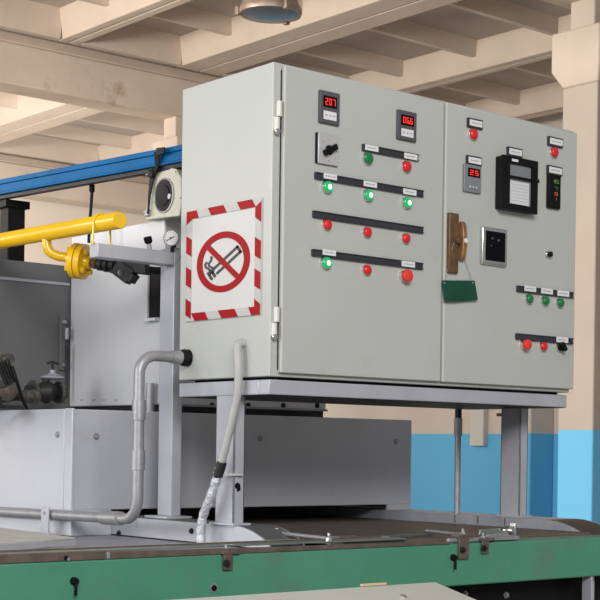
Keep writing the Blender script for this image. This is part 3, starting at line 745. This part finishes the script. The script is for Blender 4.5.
t = thing('pipe_union', 'short grimy pipe union lying left of the gate valve, touching it', 'fitting', (on(30, 405, 1.26).x, 1.26, TZ))
c = on(32, 397, 1.26)
MB().use('dirty').lathe(c - V(.05, 0, 0), (1, .12, 0), [(0, .012), (.02, .012), (.02, .022), (.04, .024), (.044, .018), (.05, .018), (.054, .026), (.07, .026), (.07, .012), (.085, .012)], 18).build('nut', t)
MB().use('dark').lathe(c - V(.135, 0, .004), (1, .05, 0.03), [(0, .020), (.03, .021), (.06, .014), (.10, .013)], 18).build('sleeve', t)
t = thing('solenoid_motor', 'tilted finned dark electric motor with a brownish end cap at the left edge', 'motor', (on(2, 405, 1.22).x, 1.22, TZ))
c = on(8, 368, 1.22)
ax = Vector((-.42, 0, .9)).normalized(); sx_ = Vector((.9, 0, .42)).normalized()
mb = MB().use('dirty').obox(c - sx_ * .03, ax * .052, sx_ * .026, V(0, .03, 0))
mb.build('casing', t, .004)
mb = MB().use('dark')
for i in range(5): mb.obox(c - sx_ * (.046 - .010 * i) + V(0, -.032, 0) - ax * .006, ax * .040, sx_ * .0025, V(0, .006, 0))
mb.build('fins', t)
MB().use('dirty').obox(c + ax * .03 + sx_ * .0, ax * .014, sx_ * .020, V(0, .034, 0)).build('terminal_box', t, .003)
MB().use('brassl').lathe(c - sx_ * .03 + ax * .05, ax, [(0, .024), (.018, .022), (.026, .012), (.028, 0)], 20).build('end_cap', t)
MB().use('rust').lathe(c - sx_ * .035 - ax * .052, -ax, [(0, .03), (.02, .032), (.04, .026), (.05, .012)], 20).build('flange', t)
cb = [on(12, 366, 1.18), on(17, 382, 1.17), on(22, 398, 1.18), on(27, 409, 1.19)]
cb[-1].z = TZ + .006
MB().use('black').tube(smooth(cb), .006).build('cable', t)
t = MB().use('dark').lathe((on(-6, 402, 1.15).x, 1.15, TZ + .0), (0, 0, 1), [(0, .05), (.012, .05), (.012, .03), (.04, .026), (.05, .012), (.05, 0)], 24).box(on(-6, 402, 1.15).x + .03, on(22, 402, 1.15).x, 1.13, 1.17, TZ, TZ + .014).build('mounting_base', None, .002)
tag(t, 'low black mounting base with flat arm below the tilted motor', 'base')

# ================================================================== GAUGE STAND (post and arm)
gs = thing('pipe_support', 'grey welded steel post with a horizontal arm supporting the yellow gas pipe', 'support', (.09, .64, .92))
PX0, PX1, PY0, PY1 = .080, .118, .62, .70
zarm0, zarm1 = 1.727, 1.770
MB().use('silver').box(PX0, PX1, PY0, PY1, .921, 1.785).build('post', gs, .003)
MB().use('silver').box(-.200, PX0 - .0005, PY0, PY0 + .05, zarm0, zarm1).build('arm', gs, .003)
MB().use('silver').box(PX0 - .03, PX1 + .03, PY0 - .02, PY1 + .03, .9135, .921).build('foot_plate', gs, .001)
MB().use('machine').prism([(PX0 - .0012, PY0 - .0008, zarm0 - .002), (PX0 - .0002, PY0 - .0008, zarm0 - .002), (PX0 + .044, PY0 - .0008, 1.786), (PX0 + .0428, PY0 - .0008, 1.786)], (0, .0008, 0)).build('weld_seam', gs)

# gauge
gc = aty(171.3, 238, .59)
t = thing('pressure_gauge', 'round white-faced pressure gauge mounted at the top of the grey post', 'gauge', (gc.x, gc.y, gc.z - .026))
gn = Vector((-.8, -.6, 0)).normalized()
MB().use('silverd').lathe(gc - gn * .012, gn, [(-.012, .020), (0, .024), (.014, .0262), (.016, .0245), (.013, .0225)], 32).build('case', t)
MB().use('white').lathe(gc + gn * .0015, gn, [(0, .0228), (.0015, .0228)], 32).build('dial', t)
gu = gn.cross(V(0, 0, 1)).normalized()
mb = MB().use('ink')
for k in range(11):
    a = math.radians(225 - 27 * k); q = gc + gn * .0034 + (gu * -math.cos(a) + V(0, 0, 1) * math.sin(a)) * .019
    dvec = (gu * -math.cos(a) + V(0, 0, 1) * math.sin(a)) * .0028
    mb.obox(q, dvec, dvec.cross(gn).normalized() * .0007, gn * .0003)
mb.use('signblk').obox(gc + gn * .0036 + (gu * .002 + V(0, 0, -.003)), (gu * .016 + V(0, 0, -.008)) * .9, V(0, 0, .0014), gn * .0004).lathe(gc + gn * .003, gn, [(0, .003), (.001, .003)], 10)
mb.build('needle_and_scale', t)
MB().use('dark').cyl(gc - gn * .012 + V(0, 0, -.02), V(gc.x + .03, .63, 1.770), .006).build('stem', t)
MB().use('dark').cyl(gc - gn * .01, V(.09, .64, 1.80), .008).cyl(V(.09, .64, 1.784), V(.09, .64, 1.806), .009).build('fitting', t)

# ================================================================== YELLOW GAS PIPE
yx = -0.172
ya_ = atx(118, 220.5, yx); yb_ = atx(0, 241, yx)
dY = (yb_ - ya_).normalized()
gp_ = thing('gas_pipe', 'large glossy yellow gas pipe with a capped end lying over the grey arm', 'pipe', tuple(ya_ - V(0, 0, .026)))
MB().use('yellow').lathe(ya_ - dY * .012, dY, [(0, 0), (.0, .0235), (.003, .0262), (3.2, .0262)], 32).build('main_tube', gp_)
bs = atx(47, 232, yx); bs = ya_ + dY * ((bs.y - ya_.y) / dY.y)
P1 = bs + V(0, 0, -.045)
fl = aty(74, 260.5, .93)
bend = [bs + V(0, 0, -.012), bs + V(0, 0, -.040), bs + V(.008, -.006, -.062), bs + V(.030, -.016, -.074), bs + V(.055, -.030, -.078)]
bend.append(fl)
MB().use('yellow').tube(smooth(bend), .0155, 18).build('branch_elbow', gp_)
ad = (aty(118, 266.5, .82) - fl).normalized()
ad = (aty(147, 270, .735) - aty(78, 261, .93)).normalized()
f1 = MB().use('yellow').lathe(fl, ad, [(-.012, .018), (0, .022), (0, .058), (.017, .058), (.017, .0)], 32).build('flange', gp_)
f2_ = MB().use('yellow').lathe(fl, ad, [(.021, 0), (.021, .058), (.040, .058), (.042, .026), (.052, .020), (.060, .020)], 32).build('flange', gp_)
fu = ad.cross(V(0, 0, 1)).normalized(); fv = ad.cross(fu)
for k in range(4):
    a = PI / 4 + k * PI / 2; q = fl + (fu * math.cos(a) + fv * math.sin(a)) * .041
    MB().use('yellow').lathe(q, -ad, [(-.054, .010), (-.042, .010), (-.042, .005), (0, .005), (0, .0115), (.012, .0115), (.014, .005)], 6, False).build('flange_bolt', gp_)
# U strap around the pipe, clamped to the arm
for px_, nm in ((104, 0),):
    yk = PY0 + .025; ce = ya_ + dY * ((yk - ya_.y) / dY.y)
    pts = [V(ce.x - .031, yk, zarm1 - .004)] + [V(ce.x - .030 * math.cos(a), yk, ce.z + .030 * math.sin(a)) for a in [PI * j / 12 for j in range(13)]] + [V(ce.x + .031, yk, zarm1 - .004)]
    o = MB().use('yellow').tube(pts, .0035, 8).build('pipe_strap', None, base=(ce.x, yk, zarm1))
    tag(o, 'thin yellow U-shaped strap holding the gas pipe to the grey arm', 'strap')
    for s_ in (-1, 1):
        MB().use('yellow').lathe((ce.x + s_ * .031, yk, zarm1 + .0005), (0, 0, 1), [(0, .007), (.006, .007), (.006, 0)], 6, False).build('nut', o)

# fittings and dark valve after the flange
e0 = fl + ad * .061
vt = thing('gas_valve', 'black gas valve with pipe fittings hanging under the grey arm beside the yellow flange', 'valve', tuple(e0 + ad * .12 - V(0, 0, .05)))
MB().use('brass').lathe(e0, ad, [(0, .014), (.008, .014), (.008, .019), (.02, .019), (.02, .013), (.026, .013)], 8, False).build('nipple', vt)
MB().use('dark').lathe(e0 + ad * .026, ad, [(0, .013), (0, .022), (.014, .022), (.014, .014), (.022, .014), (.022, .024), (.034, .024), (.034, .014), (.044, .014), (.044, .025), (.058, .025), (.058, .016), (.075, .016)], 16).build('union', vt)
vc = e0 + ad * .118
tv = (ad * .86 + V(0, 0, -.5)).normalized(); tw = fu.cross(tv).normalized()
MB().use('dark').obox(vc + V(0, 0, -.016), tv * .034, fu * .022, tw * .026).obox(vc + tv * .036 + V(0, 0, -.016), tv * .008, fu * .026, tw * .016).obox(vc + ad * .045 + V(0, 0, .004), ad * .036, fu * .018, V(0, 0, .020)).cyl(vc + V(0, 0, .0), vc + ad * .03 + V(0, 0, .03), .018).build('valve_body', vt, .003)
MB().use('silverd').lathe(vc - ad * .004 + V(0, 0, -.022) + fu * (-.022 if fu.y > 0 else .022), V(0, -1, 0), [(0, .011), (.004, .010), (.004, .004)], 16).build('cover', vt)
ve = V(.125, .765, vc.z - .004)
MB().use('dark').cyl(vc + ad * .05, ve, .013).build('outlet_pipe', vt)
MB().use('yellow').cyl(ve, ve + V(.05, .02, 0), .010).build('yellow_sleeve', vt)
kn = aty(147.5, 240, .71)
MB().use('black').lathe(kn + V(.006, 0, -.012), (-.3, 0, 1), [(0, .007), (.004, .012), (.008, .0135), (.022, .0135), (.024, .011), (.024, 0)], 16).use('galv').cyl(kn + V(.006, 0, -.012), kn + V(.010, 0, -.038), .007).cyl(kn + V(.010, 0, -.036), vc + ad * .05, .007).build('knob', vt)

# ================================================================== BLUE CRANE BEAM, POST, CABLE
bn = V(.2, .77, 2.140); bf = atz(0, 183, 2.140)
dB = (bf - bn); dB.z = 0; dB.normalize(); sB = dB.cross(V(0, 0, 1)).normalized()
b0_ = bn - dB * .12; b1_ = bn + dB * 2.6
bb = thing('crane_beam', 'bright blue painted steel beam running overhead behind the control cabinet', 'beam', tuple(b0_ - V(0, 0, .055)))
cM = (b0_ + b1_) / 2; L_ = (b1_ - b0_).length
def beamseg(mk, s0, s1, zl_, zh, name, par=bb, bev=.002):
    c_ = cM + sB * (s0 + s1) / 2; return MB().use(mk).obox((c_.x, c_.y, 2.140 + (zl_ + zh) / 2), dB * L_ / 2, sB * (s1 - s0) / 2, V(0, 0, (zh - zl_) / 2)).build(name, par, bev)
beamseg('blue', -.045, .0, -.018, 0, 'upper_flange')
beamseg('blue', -.040, -.006, -.048, -.018, 'web')
beamseg('blue', -.045, .0, -.056, -.048, 'lower_flange')
beamseg('dark', -.034, -.012, -.072, -.056, 'trolley_rail')
sgn = -1 if sB.x > 0 else 1
q = bn + dB * ((atx(65, 172, bn.x).y - bn.y) / dB.y)
for s_ in (-.045, 0.0):
    pass
o = MB().use('blue').obox(V(q.x, q.y, 2.113) - sB * .0 + V(-.001, 0, 0), dB * .016, sB * .002, V(0, 0, .024)).build('joint_plate', bb, .001)
# strap and fan
fx = .165
fa = [atx(*q_, fx) for q_ in ((153, 164), (163, 166), (176, 169), (181, 178), (181, 205), (179, 216), (160, 218), (146, 220), (145, 215), (151, 178))]
ft = thing('extractor_fan', 'cream square fan unit with a round black rotor strapped under the blue beam', 'fan', tuple(atx(163, 220, fx)))
MB().use('cream').prism(fa, (.03, 0, 0)).build('face_plate', ft, .002)
fc = atx(164.5, 195.5, fx); rf = (atx(164, 178, fx).z - atx(164, 213, fx).z) / 2
MB().use('galv').lathe(fc, (-1, 0, 0), [(-.002, rf * 1.0), (.004, rf), (.005, rf * .93), (.001, rf * .90)], 32).build('ring', ft)
MB().use('black').lathe(fc, (-1, 0, 0), [(.000, rf * .9), (.004, rf * .86), (.003, rf * .6), (.006, rf * .58), (.004, rf * .2), (.004, 0)], 32).build('rotor', ft)
MB().use('galv').lathe(atx(170.5, 196.5, fx - .004), (-1, 0, 0), [(0, .009), (.006, .009), (.006, .004)], 20).build('hub', ft)
MB().use('cream').box(fx + .03, fx + .10, fa[5].y + .01, fa[8].y - .02, fa[7].z + .01, fa[1].z - .01).build('case', ft, .004)
for q_ in ((149, 172), (148, 213)):
    p = atx(*q_, fx - .004)
    MB().use('galv').obox(p, V(.008, 0, 0), V(0, .012, 0), V(0, 0, .011)).cyl(p + V(-.004, .018, .003), p + V(-.004, -.008, .003), .005).build('bracket', ft, .002)
MB().use('silverd').box(HXL - .02, HXL + .02, fa[5].y - .01, fa[5].y + .05, HZ1 + .005, fa[6].z + .004).build('foot', ft, .002)
for q_ in ((163, 170), (150, 192), (176, 172), (181, 198)):
    MB().use('dark').lathe(atx(*q_, fx), (-1, 0, 0), [(0, .003), (.001, .003), (.001, 0)], 8).build('hole', ft)
sx2 = fx - .012
sp_ = [atx(164, 150, sx2 - .02), atx(156, 152, sx2 - .02), atx(157, 164, sx2 - .01), atx(152, 174, sx2), atx(149, 195, sx2), atx(147.5, 214, sx2)]
t = thing('black_strap', 'black webbing strap knotted round the blue beam and the fan plate', 'strap', tuple(sp_[-1]))
wd = [.010, .013, .013, .014, .006, .004]
mb = MB().use('black')
for i in range(len(sp_) - 1):
    a, b = sp_[i], sp_[i + 1]; d_ = (b - a).normalized(); s1_ = d_.cross(V(1, 0, 0)).normalized()
    mb.prism([a + s1_ * wd[i] , b + s1_ * wd[i + 1], b - s1_ * wd[i + 1], a - s1_ * wd[i]], (.004, 0, 0))
mb.build('webbing', t)
MB().use('black').obox(sp_[3], V(.008, 0, 0), V(0, .015, .004), V(0, -.004, .012)).build('knot', t, .004)

pc = bn + dB * ((atx(9, 190, .07).y - bn.y) / dB.y) - sB * .02
pc = Vector((atz(9, 197, 2.084).x, atz(9, 197, 2.084).y, 0)); 
t = thing('beam_post', 'dark steel post holding up the blue beam at the far left', 'post', (pc.x, pc.y, 0))
MB().use('black').box(pc.x - .02, pc.x + .05, pc.y - .035, pc.y + .035, 0, 2.066).build('column', t, .003)
MB().use('black').box(pc.x - .035, pc.x + .065, pc.y - .045, pc.y + .045, 2.040, 2.068).build('head_plate', t, .002)
q0 = atz(92, 184, 2.075); q1 = atx(90, 214, yx + .0)
qq = ya_ + dY * ((q1.y - ya_.y) / dY.y)
ck = [V(q0.x, q0.y, 2.07), V(q0.x, q0.y, 2.05), V(q0.x - .003, q0.y, 1.99), V(q0.x - .008, q0.y, 1.93), V(q0.x - .01, q0.y, 1.865)]
o = MB().use('black').tube(smooth(ck), .0055).lathe(ck[0] + V(0, 0, 0), (0, 0, -1), [(-.002, .010), (.02, .010), (.026, .006)], 12).build('hanging_cable')
tag(o, 'short black cable hanging from the blue beam behind the yellow pipe', 'cable')

# ================================================================== CONVEYOR
GY = -0.248
bt = MB().use('belt').box(.130, 1.198, -.185, 2.4, .870, .880)
o = bt.build('conveyor_belt'); tag(o, 'dark woven wire conveyor belt coming out of the tunnel', 'belt')
def rail(x0, x1, name, label, yend, yk, mk_side, mk_top, mk_curve):
    t = thing(name, label, 'rail', ((x0 + x1) / 2, .5, .86))
    prof = [(.848 + TY - TY + 1.5, .912)]
    pr = [(yk, .9135)]
    n = 10
    for k in range(1, n + 1):
        s_ = k / n; pr.append((yk + (yend - yk) * s_, .9135 - .045 * s_ ** 1.9))
    pr += [(yend, .855), (2.3, .855), (2.3, .9135)]
    MB().use(mk_side).prism([(x0, a, b) for a, b in pr], (.006, 0, 0)).build('side_plate', t)
    top = pr[:-3]
    mb = MB().use(mk_top)
    pts = [(2.3, .9135)] + top
    for ii, ((a, b), (c_, d_)) in enumerate(zip(pts, pts[1:])):
        mb.use(mk_top if ii == 0 else mk_curve)
        mb.prism([(x0 + .006, a, b), (x0 + .006, c_, d_), (x0 + .006, c_, d_ - .004), (x0 + .006, a, b - .004)], (x1 - x0 - .006, 0, 0))
    mb.build('top_cover', t)
    MB().use(mk_side).prism([(x1, a, b) for a, b in pr], (.004, 0, 0)).build('side_plate', t)
    return t
rl = rail(0.0, .125, 'belt_guard', 'light silver guard rail with rounded end, left of the belt, under the hose', -.01, .16, 'silver', 'machine', 'machine')
for px, py, x in ((192, 531, 0), (119.5, 533, 0)):
    p = atx(px, py, 0); MB().use('dark').lathe(p, (-1, 0, 0), [(0, .009), (.003, .009), (.003, .005), (.009, .005), (.009, 0)], 12).build('bolt', rl)
rr = rail(1.2, 1.36, 'belt_guard', 'dull grey guard rail right of the belt, under the far stand leg', -.16, .02, 'silverd', 'silver', 'brownc')  # paler silver on the flat top stands in for light catching it
for py_ in (455, 478, 505):
    p = atx(py_, 520, 1.2); MB().use('dark').box(1.1985, 1.2, p.y - .0015, p.y + .0015, .885, .912).build('joint', rr)
bx('deck_plate', 'silverd', (-1.6, 1.9, -.185, 2.3, .840, .8505), bevel=.001)
tag(bpy.data.objects['deck_plate'], 'flat grey steel deck inside the conveyor frame under belt and guards', 'plate')

cf = thing('conveyor', 'long green painted conveyor side beam across the bottom of the view', 'frame', (.5, GY, .741))
MB().use('greenp').box(-1.6, 2.3, GY, GY + .045, .741, .868).build('side_beam', cf, .006, seg=3)
MB().use('greyg').box(-1.6, 2.3, GY + .045, GY + .06, .80, .872).build('inner_flange', cf, .001)
MB().use('greyg').box(-1.6, -.02, GY + .075, GY + .19, .851, .862).build('bottom_ledge', cf, .001)
MB().use('greyg').box(-1.6, .36, -.200, -.150, .8815, .886).build('glide_strip', cf, .001)
MB().use('rust').box(-1.6, .30, -.150, -.140, .8815, .890).build('inner_bar', cf, .001)
MB().use('trayw').box(-1.6, .02, -.140, -.105, .8815, .888).build('glide_strip', cf, .001)
def lip(xa, xb, h0, h1, nm='edge_bar'):
    mb = MB().use('rust')
    mb.prism([(xa, GY - .003, .867), (xb, GY - .003, .867), (xb, GY - .003, .867 + h1), (xa, GY - .003, .867 + h0)], (0, .010, 0))
    return mb.build(nm, cf, .001)
xl = aty(107, 555, GY).x; xr_ = aty(400, 543, GY).x; xm = aty(449, 541, GY).x
lip(-1.6, xl - .003, .024, .020); lip(xl + .006, aty(226, 545, GY).x, .018, .015); lip(aty(226, 545, GY).x + .001, xm, .015, .008)
lab(MB().use('galv').box(xl - .003, xl + .006, GY - .005, GY + .004, .868, .884).build('splice_plate', cf, .001), 'pale joint plate between the brown bars')
def clampb(px, py, w_=.012):
    p = aty(px, py, GY)
    return p
# brackets with bolts hanging on the beam
def hang(px0, px1, py0, py1, mk='rust', bolt=True, name='hanging_bracket'):
    cx_ = (px0 + px1) / 2
    a = aty(px0, py1, GY); b = aty(px1, py0, GY)
    o = MB().use(mk).box(a.x, b.x, GY - .010, GY - .003, a.z, b.z).box(a.x - .006, b.x + .022, GY - .012, GY + .02, b.z - .002, b.z + .006).build(name, cf, .001)
    if bolt:
        c_ = aty(cx_, (py0 * .4 + py1 * .6), GY - .01)
        MB().use('dark').lathe(c_, (0, -1, 0), [(0, .010), (.006, .009), (.006, .005), (.014, .005), (.014, 0)], 10).build('bolt', o)
        MB().use('galv').cyl((b.x - .012, GY + .005, b.z), (b.x - .012, GY + .005, b.z + .022), .004).cyl((b.x - .012, GY + .005, b.z + .006), (b.x - .012, GY + .005, b.z + .012), .008, 6).build('stud', o)
    return o
hang(221.5, 231, 553, 570); hang(457, 467, 536, 559); hang(480, 487, 540, 553.5)
for px, py, tall in ((73.5, 581, 1), (452.5, 557.5, 1)):
    p = aty(px, py, GY)
    o = MB().use('black').lathe(p, (0, -1, 0), [(0, .010), (.010, .0095), (.016, .007), (.016, 0)], 16).build('turn_latch', cf)
    MB().use('black').bar(p + V(-.001, -.014, -.004), p + V(-.003, -.016, -.034), .006, .006, (0, 1, 0)).build('lever', o, .001)
p = aty(213.5, 588, GY)
o = MB().use('galv').lathe(p, (0, -1, 0), [(0, .012), (.002, .012)], 16).build('washer', cf)
MB().use('black').lathe(p, (0, -1, 0), [(.002, .008), (.006, .007), (.006, 0)], 12).build('bolt', o)
p = aty(66, 558, GY - .003)
MB().use('black').lathe(p, (0, -1, 0), [(-.002, .006), (.001, .006), (.001, 0)], 12).use('galv').lathe(p + V(.006, 0, -.003), (0, -1, 0), [(0, .004), (.002, .004), (.002, 0)], 8).build('rivet', cf)
# legs and dark underframe
fr = thing('underframe', 'dark steel underframe with a bluish-grey upright below the green beam', 'frame', (1.0, .3, 0))
MB().use('black').box(-1.6, 2.2, GY + .10, 1.2, .30, .735).build('drive_box', fr)
mb = MB().use('silver')
a = aty(588, 590, GY + .02).x
mb.box(a, a + .006, GY + .005, GY + .05, 0, .741).box(a, a + .06, GY + .044, GY + .05, 0, .741)
mb.build('leg', fr, .001)
MB().use('silver').box(-1.3, -1.24, GY + .005, GY + .05, 0, .741).build('leg', fr, .001)
for px, py in ((506, 595), (465, 594)):
    p = aty(px, py, GY + .10); MB().use('galv').bolt(p, (0, -1, 0), .007, .008).build('bolt', fr)

# tray sheet, left
ta, tb_ = atz(-30, 530, .885), atz(75, 538, .885)
q = [atz(-60, 550, .882), atz(-60, 529, .882), atz(0, 529, .882), atz(75, 537.5, .882), atz(0, 545, .882)]
A_ = atz(75, 537.5, .888); B_ = A_ + (atz(0, 527.5, .888) - A_) * 1.9; C_ = A_ + (atz(0, 543.5, .888) - A_) * 1.9
o = MB().use('trayw').prism([A_, B_, C_], (0, 0, -.004)).build('sheet_tray', None, .0005); tag(o, 'dusty pale metal sheet lying at the left end of the conveyor deck', 'tray')
MB().use('silver').bar(A_ + V(0, 0, -.013), C_ + V(0, 0, -.010), .003, .016).build('front_rim', o)
MB().use('silver').bar(A_ + V(-.004, .004, -.014), B_ + V(0, 0, -.012), .003, .016).build('rear_rim', o)
# rods and clamps lying on the beam edge
def rodthing(pa, pb, z, r, name, label, ends=True):
    a = atz(*pa, z); b = atz(*pb, z)
    mb = MB().use('galv').cyl(a, b, r, 10)
    o = mb.build(name, None); tag(o, label, 'rod')
    if ends:
        for e in (a, b):
            MB().use('chrome').lathe(e - V(0, 0, r * 1.5), (0, 0, 1), [(0, r * 1.9), (r * 2, r * 1.9), (r * 2.6, r * .9), (r * 4, r * .9), (r * 4, 0)], 8, False).build('end_nut', o)
    return o
rodthing((277, 533), (329, 538.5), .893, .006, 'tension_rod', 'thin metal rod with nuts at both ends lying by the beam, under the cabinet')
rodthing((426, 530.5), (462, 534.5), .895, .0045, 'flat_rod', 'bright thin rod lying just left of the beam clamp', False)
# flat dark bar segments near the front of belt
for (pa, pb, nm) in (((385, 537), (432, 533.5), 'long greyish flat bar lying on the belt front edge, left of the clamp'), ((335, 537.5), (352, 536.5), 'short dark flat bar lying on the belt front edge, right of the long rod')):
    a = atz(*pa, .884); b = atz(*pb, .884)
    o = MB().use('machine').bar(a, b, .03, .008).build('flat_bar', None, .001); tag(o, nm, 'bar')
t = thing('beam_clamp', 'shiny hinged metal clamp sitting on the top edge of the green beam', 'clamp', tuple(aty(500, 540, GY + .03)))
ca = aty(487, 538, GY + .02); cb_ = aty(516, 536.5, GY + .02); cz = .878
MB().use('galv').box(ca.x, cb_.x, GY + .005, GY + .04, cz - .006, cz + .004).build('base_bar', t, .001)
pv = aty(509, 530.5, GY + .02)
MB().use('chrome').lathe(pv + V(0, .012, 0), (0, -1, 0), [(0, .014), (.02, .014), (.02, .006), (.028, .006), (.028, 0)], 18).build('pivot', t)
MB().use('galv').prism([(pv.x - .10, GY + .012, cz + .004), (pv.x + .012, GY + .012, cz + .004), (pv.x + .012, GY + .012, cz + .022), (pv.x - .05, GY + .012, cz + .016), (pv.x - .10, GY + .012, cz + .012)], (0, .012, 0)).build('arm', t, .001)
MB().use('greyg').prism([(pv.x - .118, GY + .030, cz + .010), (pv.x - .02, GY + .030, cz + .014), (pv.x - .03, GY + .030, cz + .030), (pv.x - .115, GY + .030, cz + .026)], (0, .006, 0)).build('plate', t, .001)
MB().use('chrome').box(pv.x + .014, pv.x + .020, GY + .008, GY + .03, cz, cz + .045).build('stop', t, .001)
o = MB().use('galv').box(aty(449, 536, GY).x, aty(487, 536, GY).x, GY + .0, GY + .012, .872, .884).build('slide_bar', None, .002)
tag(o, 'greyish bar along the beam top joining the two hanging brackets', 'bar')

# thin conduit behind, beside the far leg
pa = atz(455, 514, .9135); cx_, cy_ = 1.24, atx(457, 512, 1.24).y
t = thing('thin_conduit', 'slim vertical galvanised conduit standing left of the far stand leg', 'pipe', (cx_, cy_, .9135))
MB().use('galv').cyl((cx_, cy_, .914), (cx_, cy_, zb), .0115).build('tube', t)
ztop = aty(458, 436, cy_).z; zt2 = aty(458, 418, cy_).z
MB().use('silverd').cyl((cx_, cy_, ztop), (cx_, cy_, zt2), .0155).build('coupling', t)
MB().use('dark').cyl((cx_, cy_, zt2), (cx_, cy_, zb), .0125).build('sleeve', t)

# ================================================================== DESK IN FRONT, BOTTOM
dy = -0.62
dk = thing('operator_desk', 'pale beige sloping console top in front of the green beam', 'desk', (-.3, dy - .3, 0))
r1 = aty(435, 581.5, dy); l1 = aty(60, 607, dy)
zt_ = r1.z
r2 = aty(497, 608, dy - .16)
sl = (r2 - r1)
Lx = 1.7
A = r1; B = r1 + V(-Lx, 0, 0); Cc = B + V(sl.x, sl.y, sl.z) * 2.4; Dd = A + sl * 2.4
Cc.x = B.x
top = [A, B, Cc, Dd]
nrm = (B - A).cross(Dd - A).normalized()
if nrm.z < 0: nrm = -nrm
mb = MB().use('desk')
zt0 = [V(p.x, p.y, 0.0) for p in top]
vv = [mb.bm.verts.new(p) for p in top]; vb = [mb.bm.verts.new(p) for p in zt0]
mb.face(vv); mb.face(vb)
for i in range(4): mb.face([vv[i], vv[(i + 1) % 4], vb[(i + 1) % 4], vb[i]])
mb.build('casing', dk, .004)
i0 = A + (B - A).normalized() * .035 + sl.normalized() * .035
def ins(u, v_): return A + V(-u, 0, 0) + sl.normalized() * v_ + nrm * .0
pn = [ins(.02, .045), ins(Lx - .05, .045), ins(Lx - .05, .34), ins(.02, .34)]
o = MB().use('desk').prism([p - nrm * .001 for p in pn], nrm * .004).build('panel', dk, .001)
MB().use('ink').tube([pn[0] + nrm * .0005 + V(.002, 0, 0) - sl.normalized() * .002, pn[1] + nrm * .0005 - sl.normalized() * .002], .0012, 6).build('seam', dk)
MB().use('ink').tube([pn[0] + nrm * .0005 + V(.002, 0, 0), pn[3] + nrm * .0005 + V(.002, 0, 0)], .0012, 6).build('seam', dk)
d_ = ray(403, 598); tt = (A - CAM).dot(nrm) / d_.dot(nrm); ps = CAM + d_ * tt
MB().use('chrome').lathe(ps, nrm, [(0, .010), (.006, .0095), (.009, .004), (.009, 0)], 16).build('screw', o)
s0 = r1 + V(-.20, .004, .002); a = aty(361, 583, dy + .0); b = aty(386, 583.5, dy)
a.z = b.z = r1.z + .003
o = MB().use('wood').bar(a, b, .008, .006).build('wooden_stick', None, .001); tag(o, 'small pale wooden stick on the rear edge of the beige console', 'stick')

for o in bpy.data.objects:
    if '_o' in o: del o['_o']
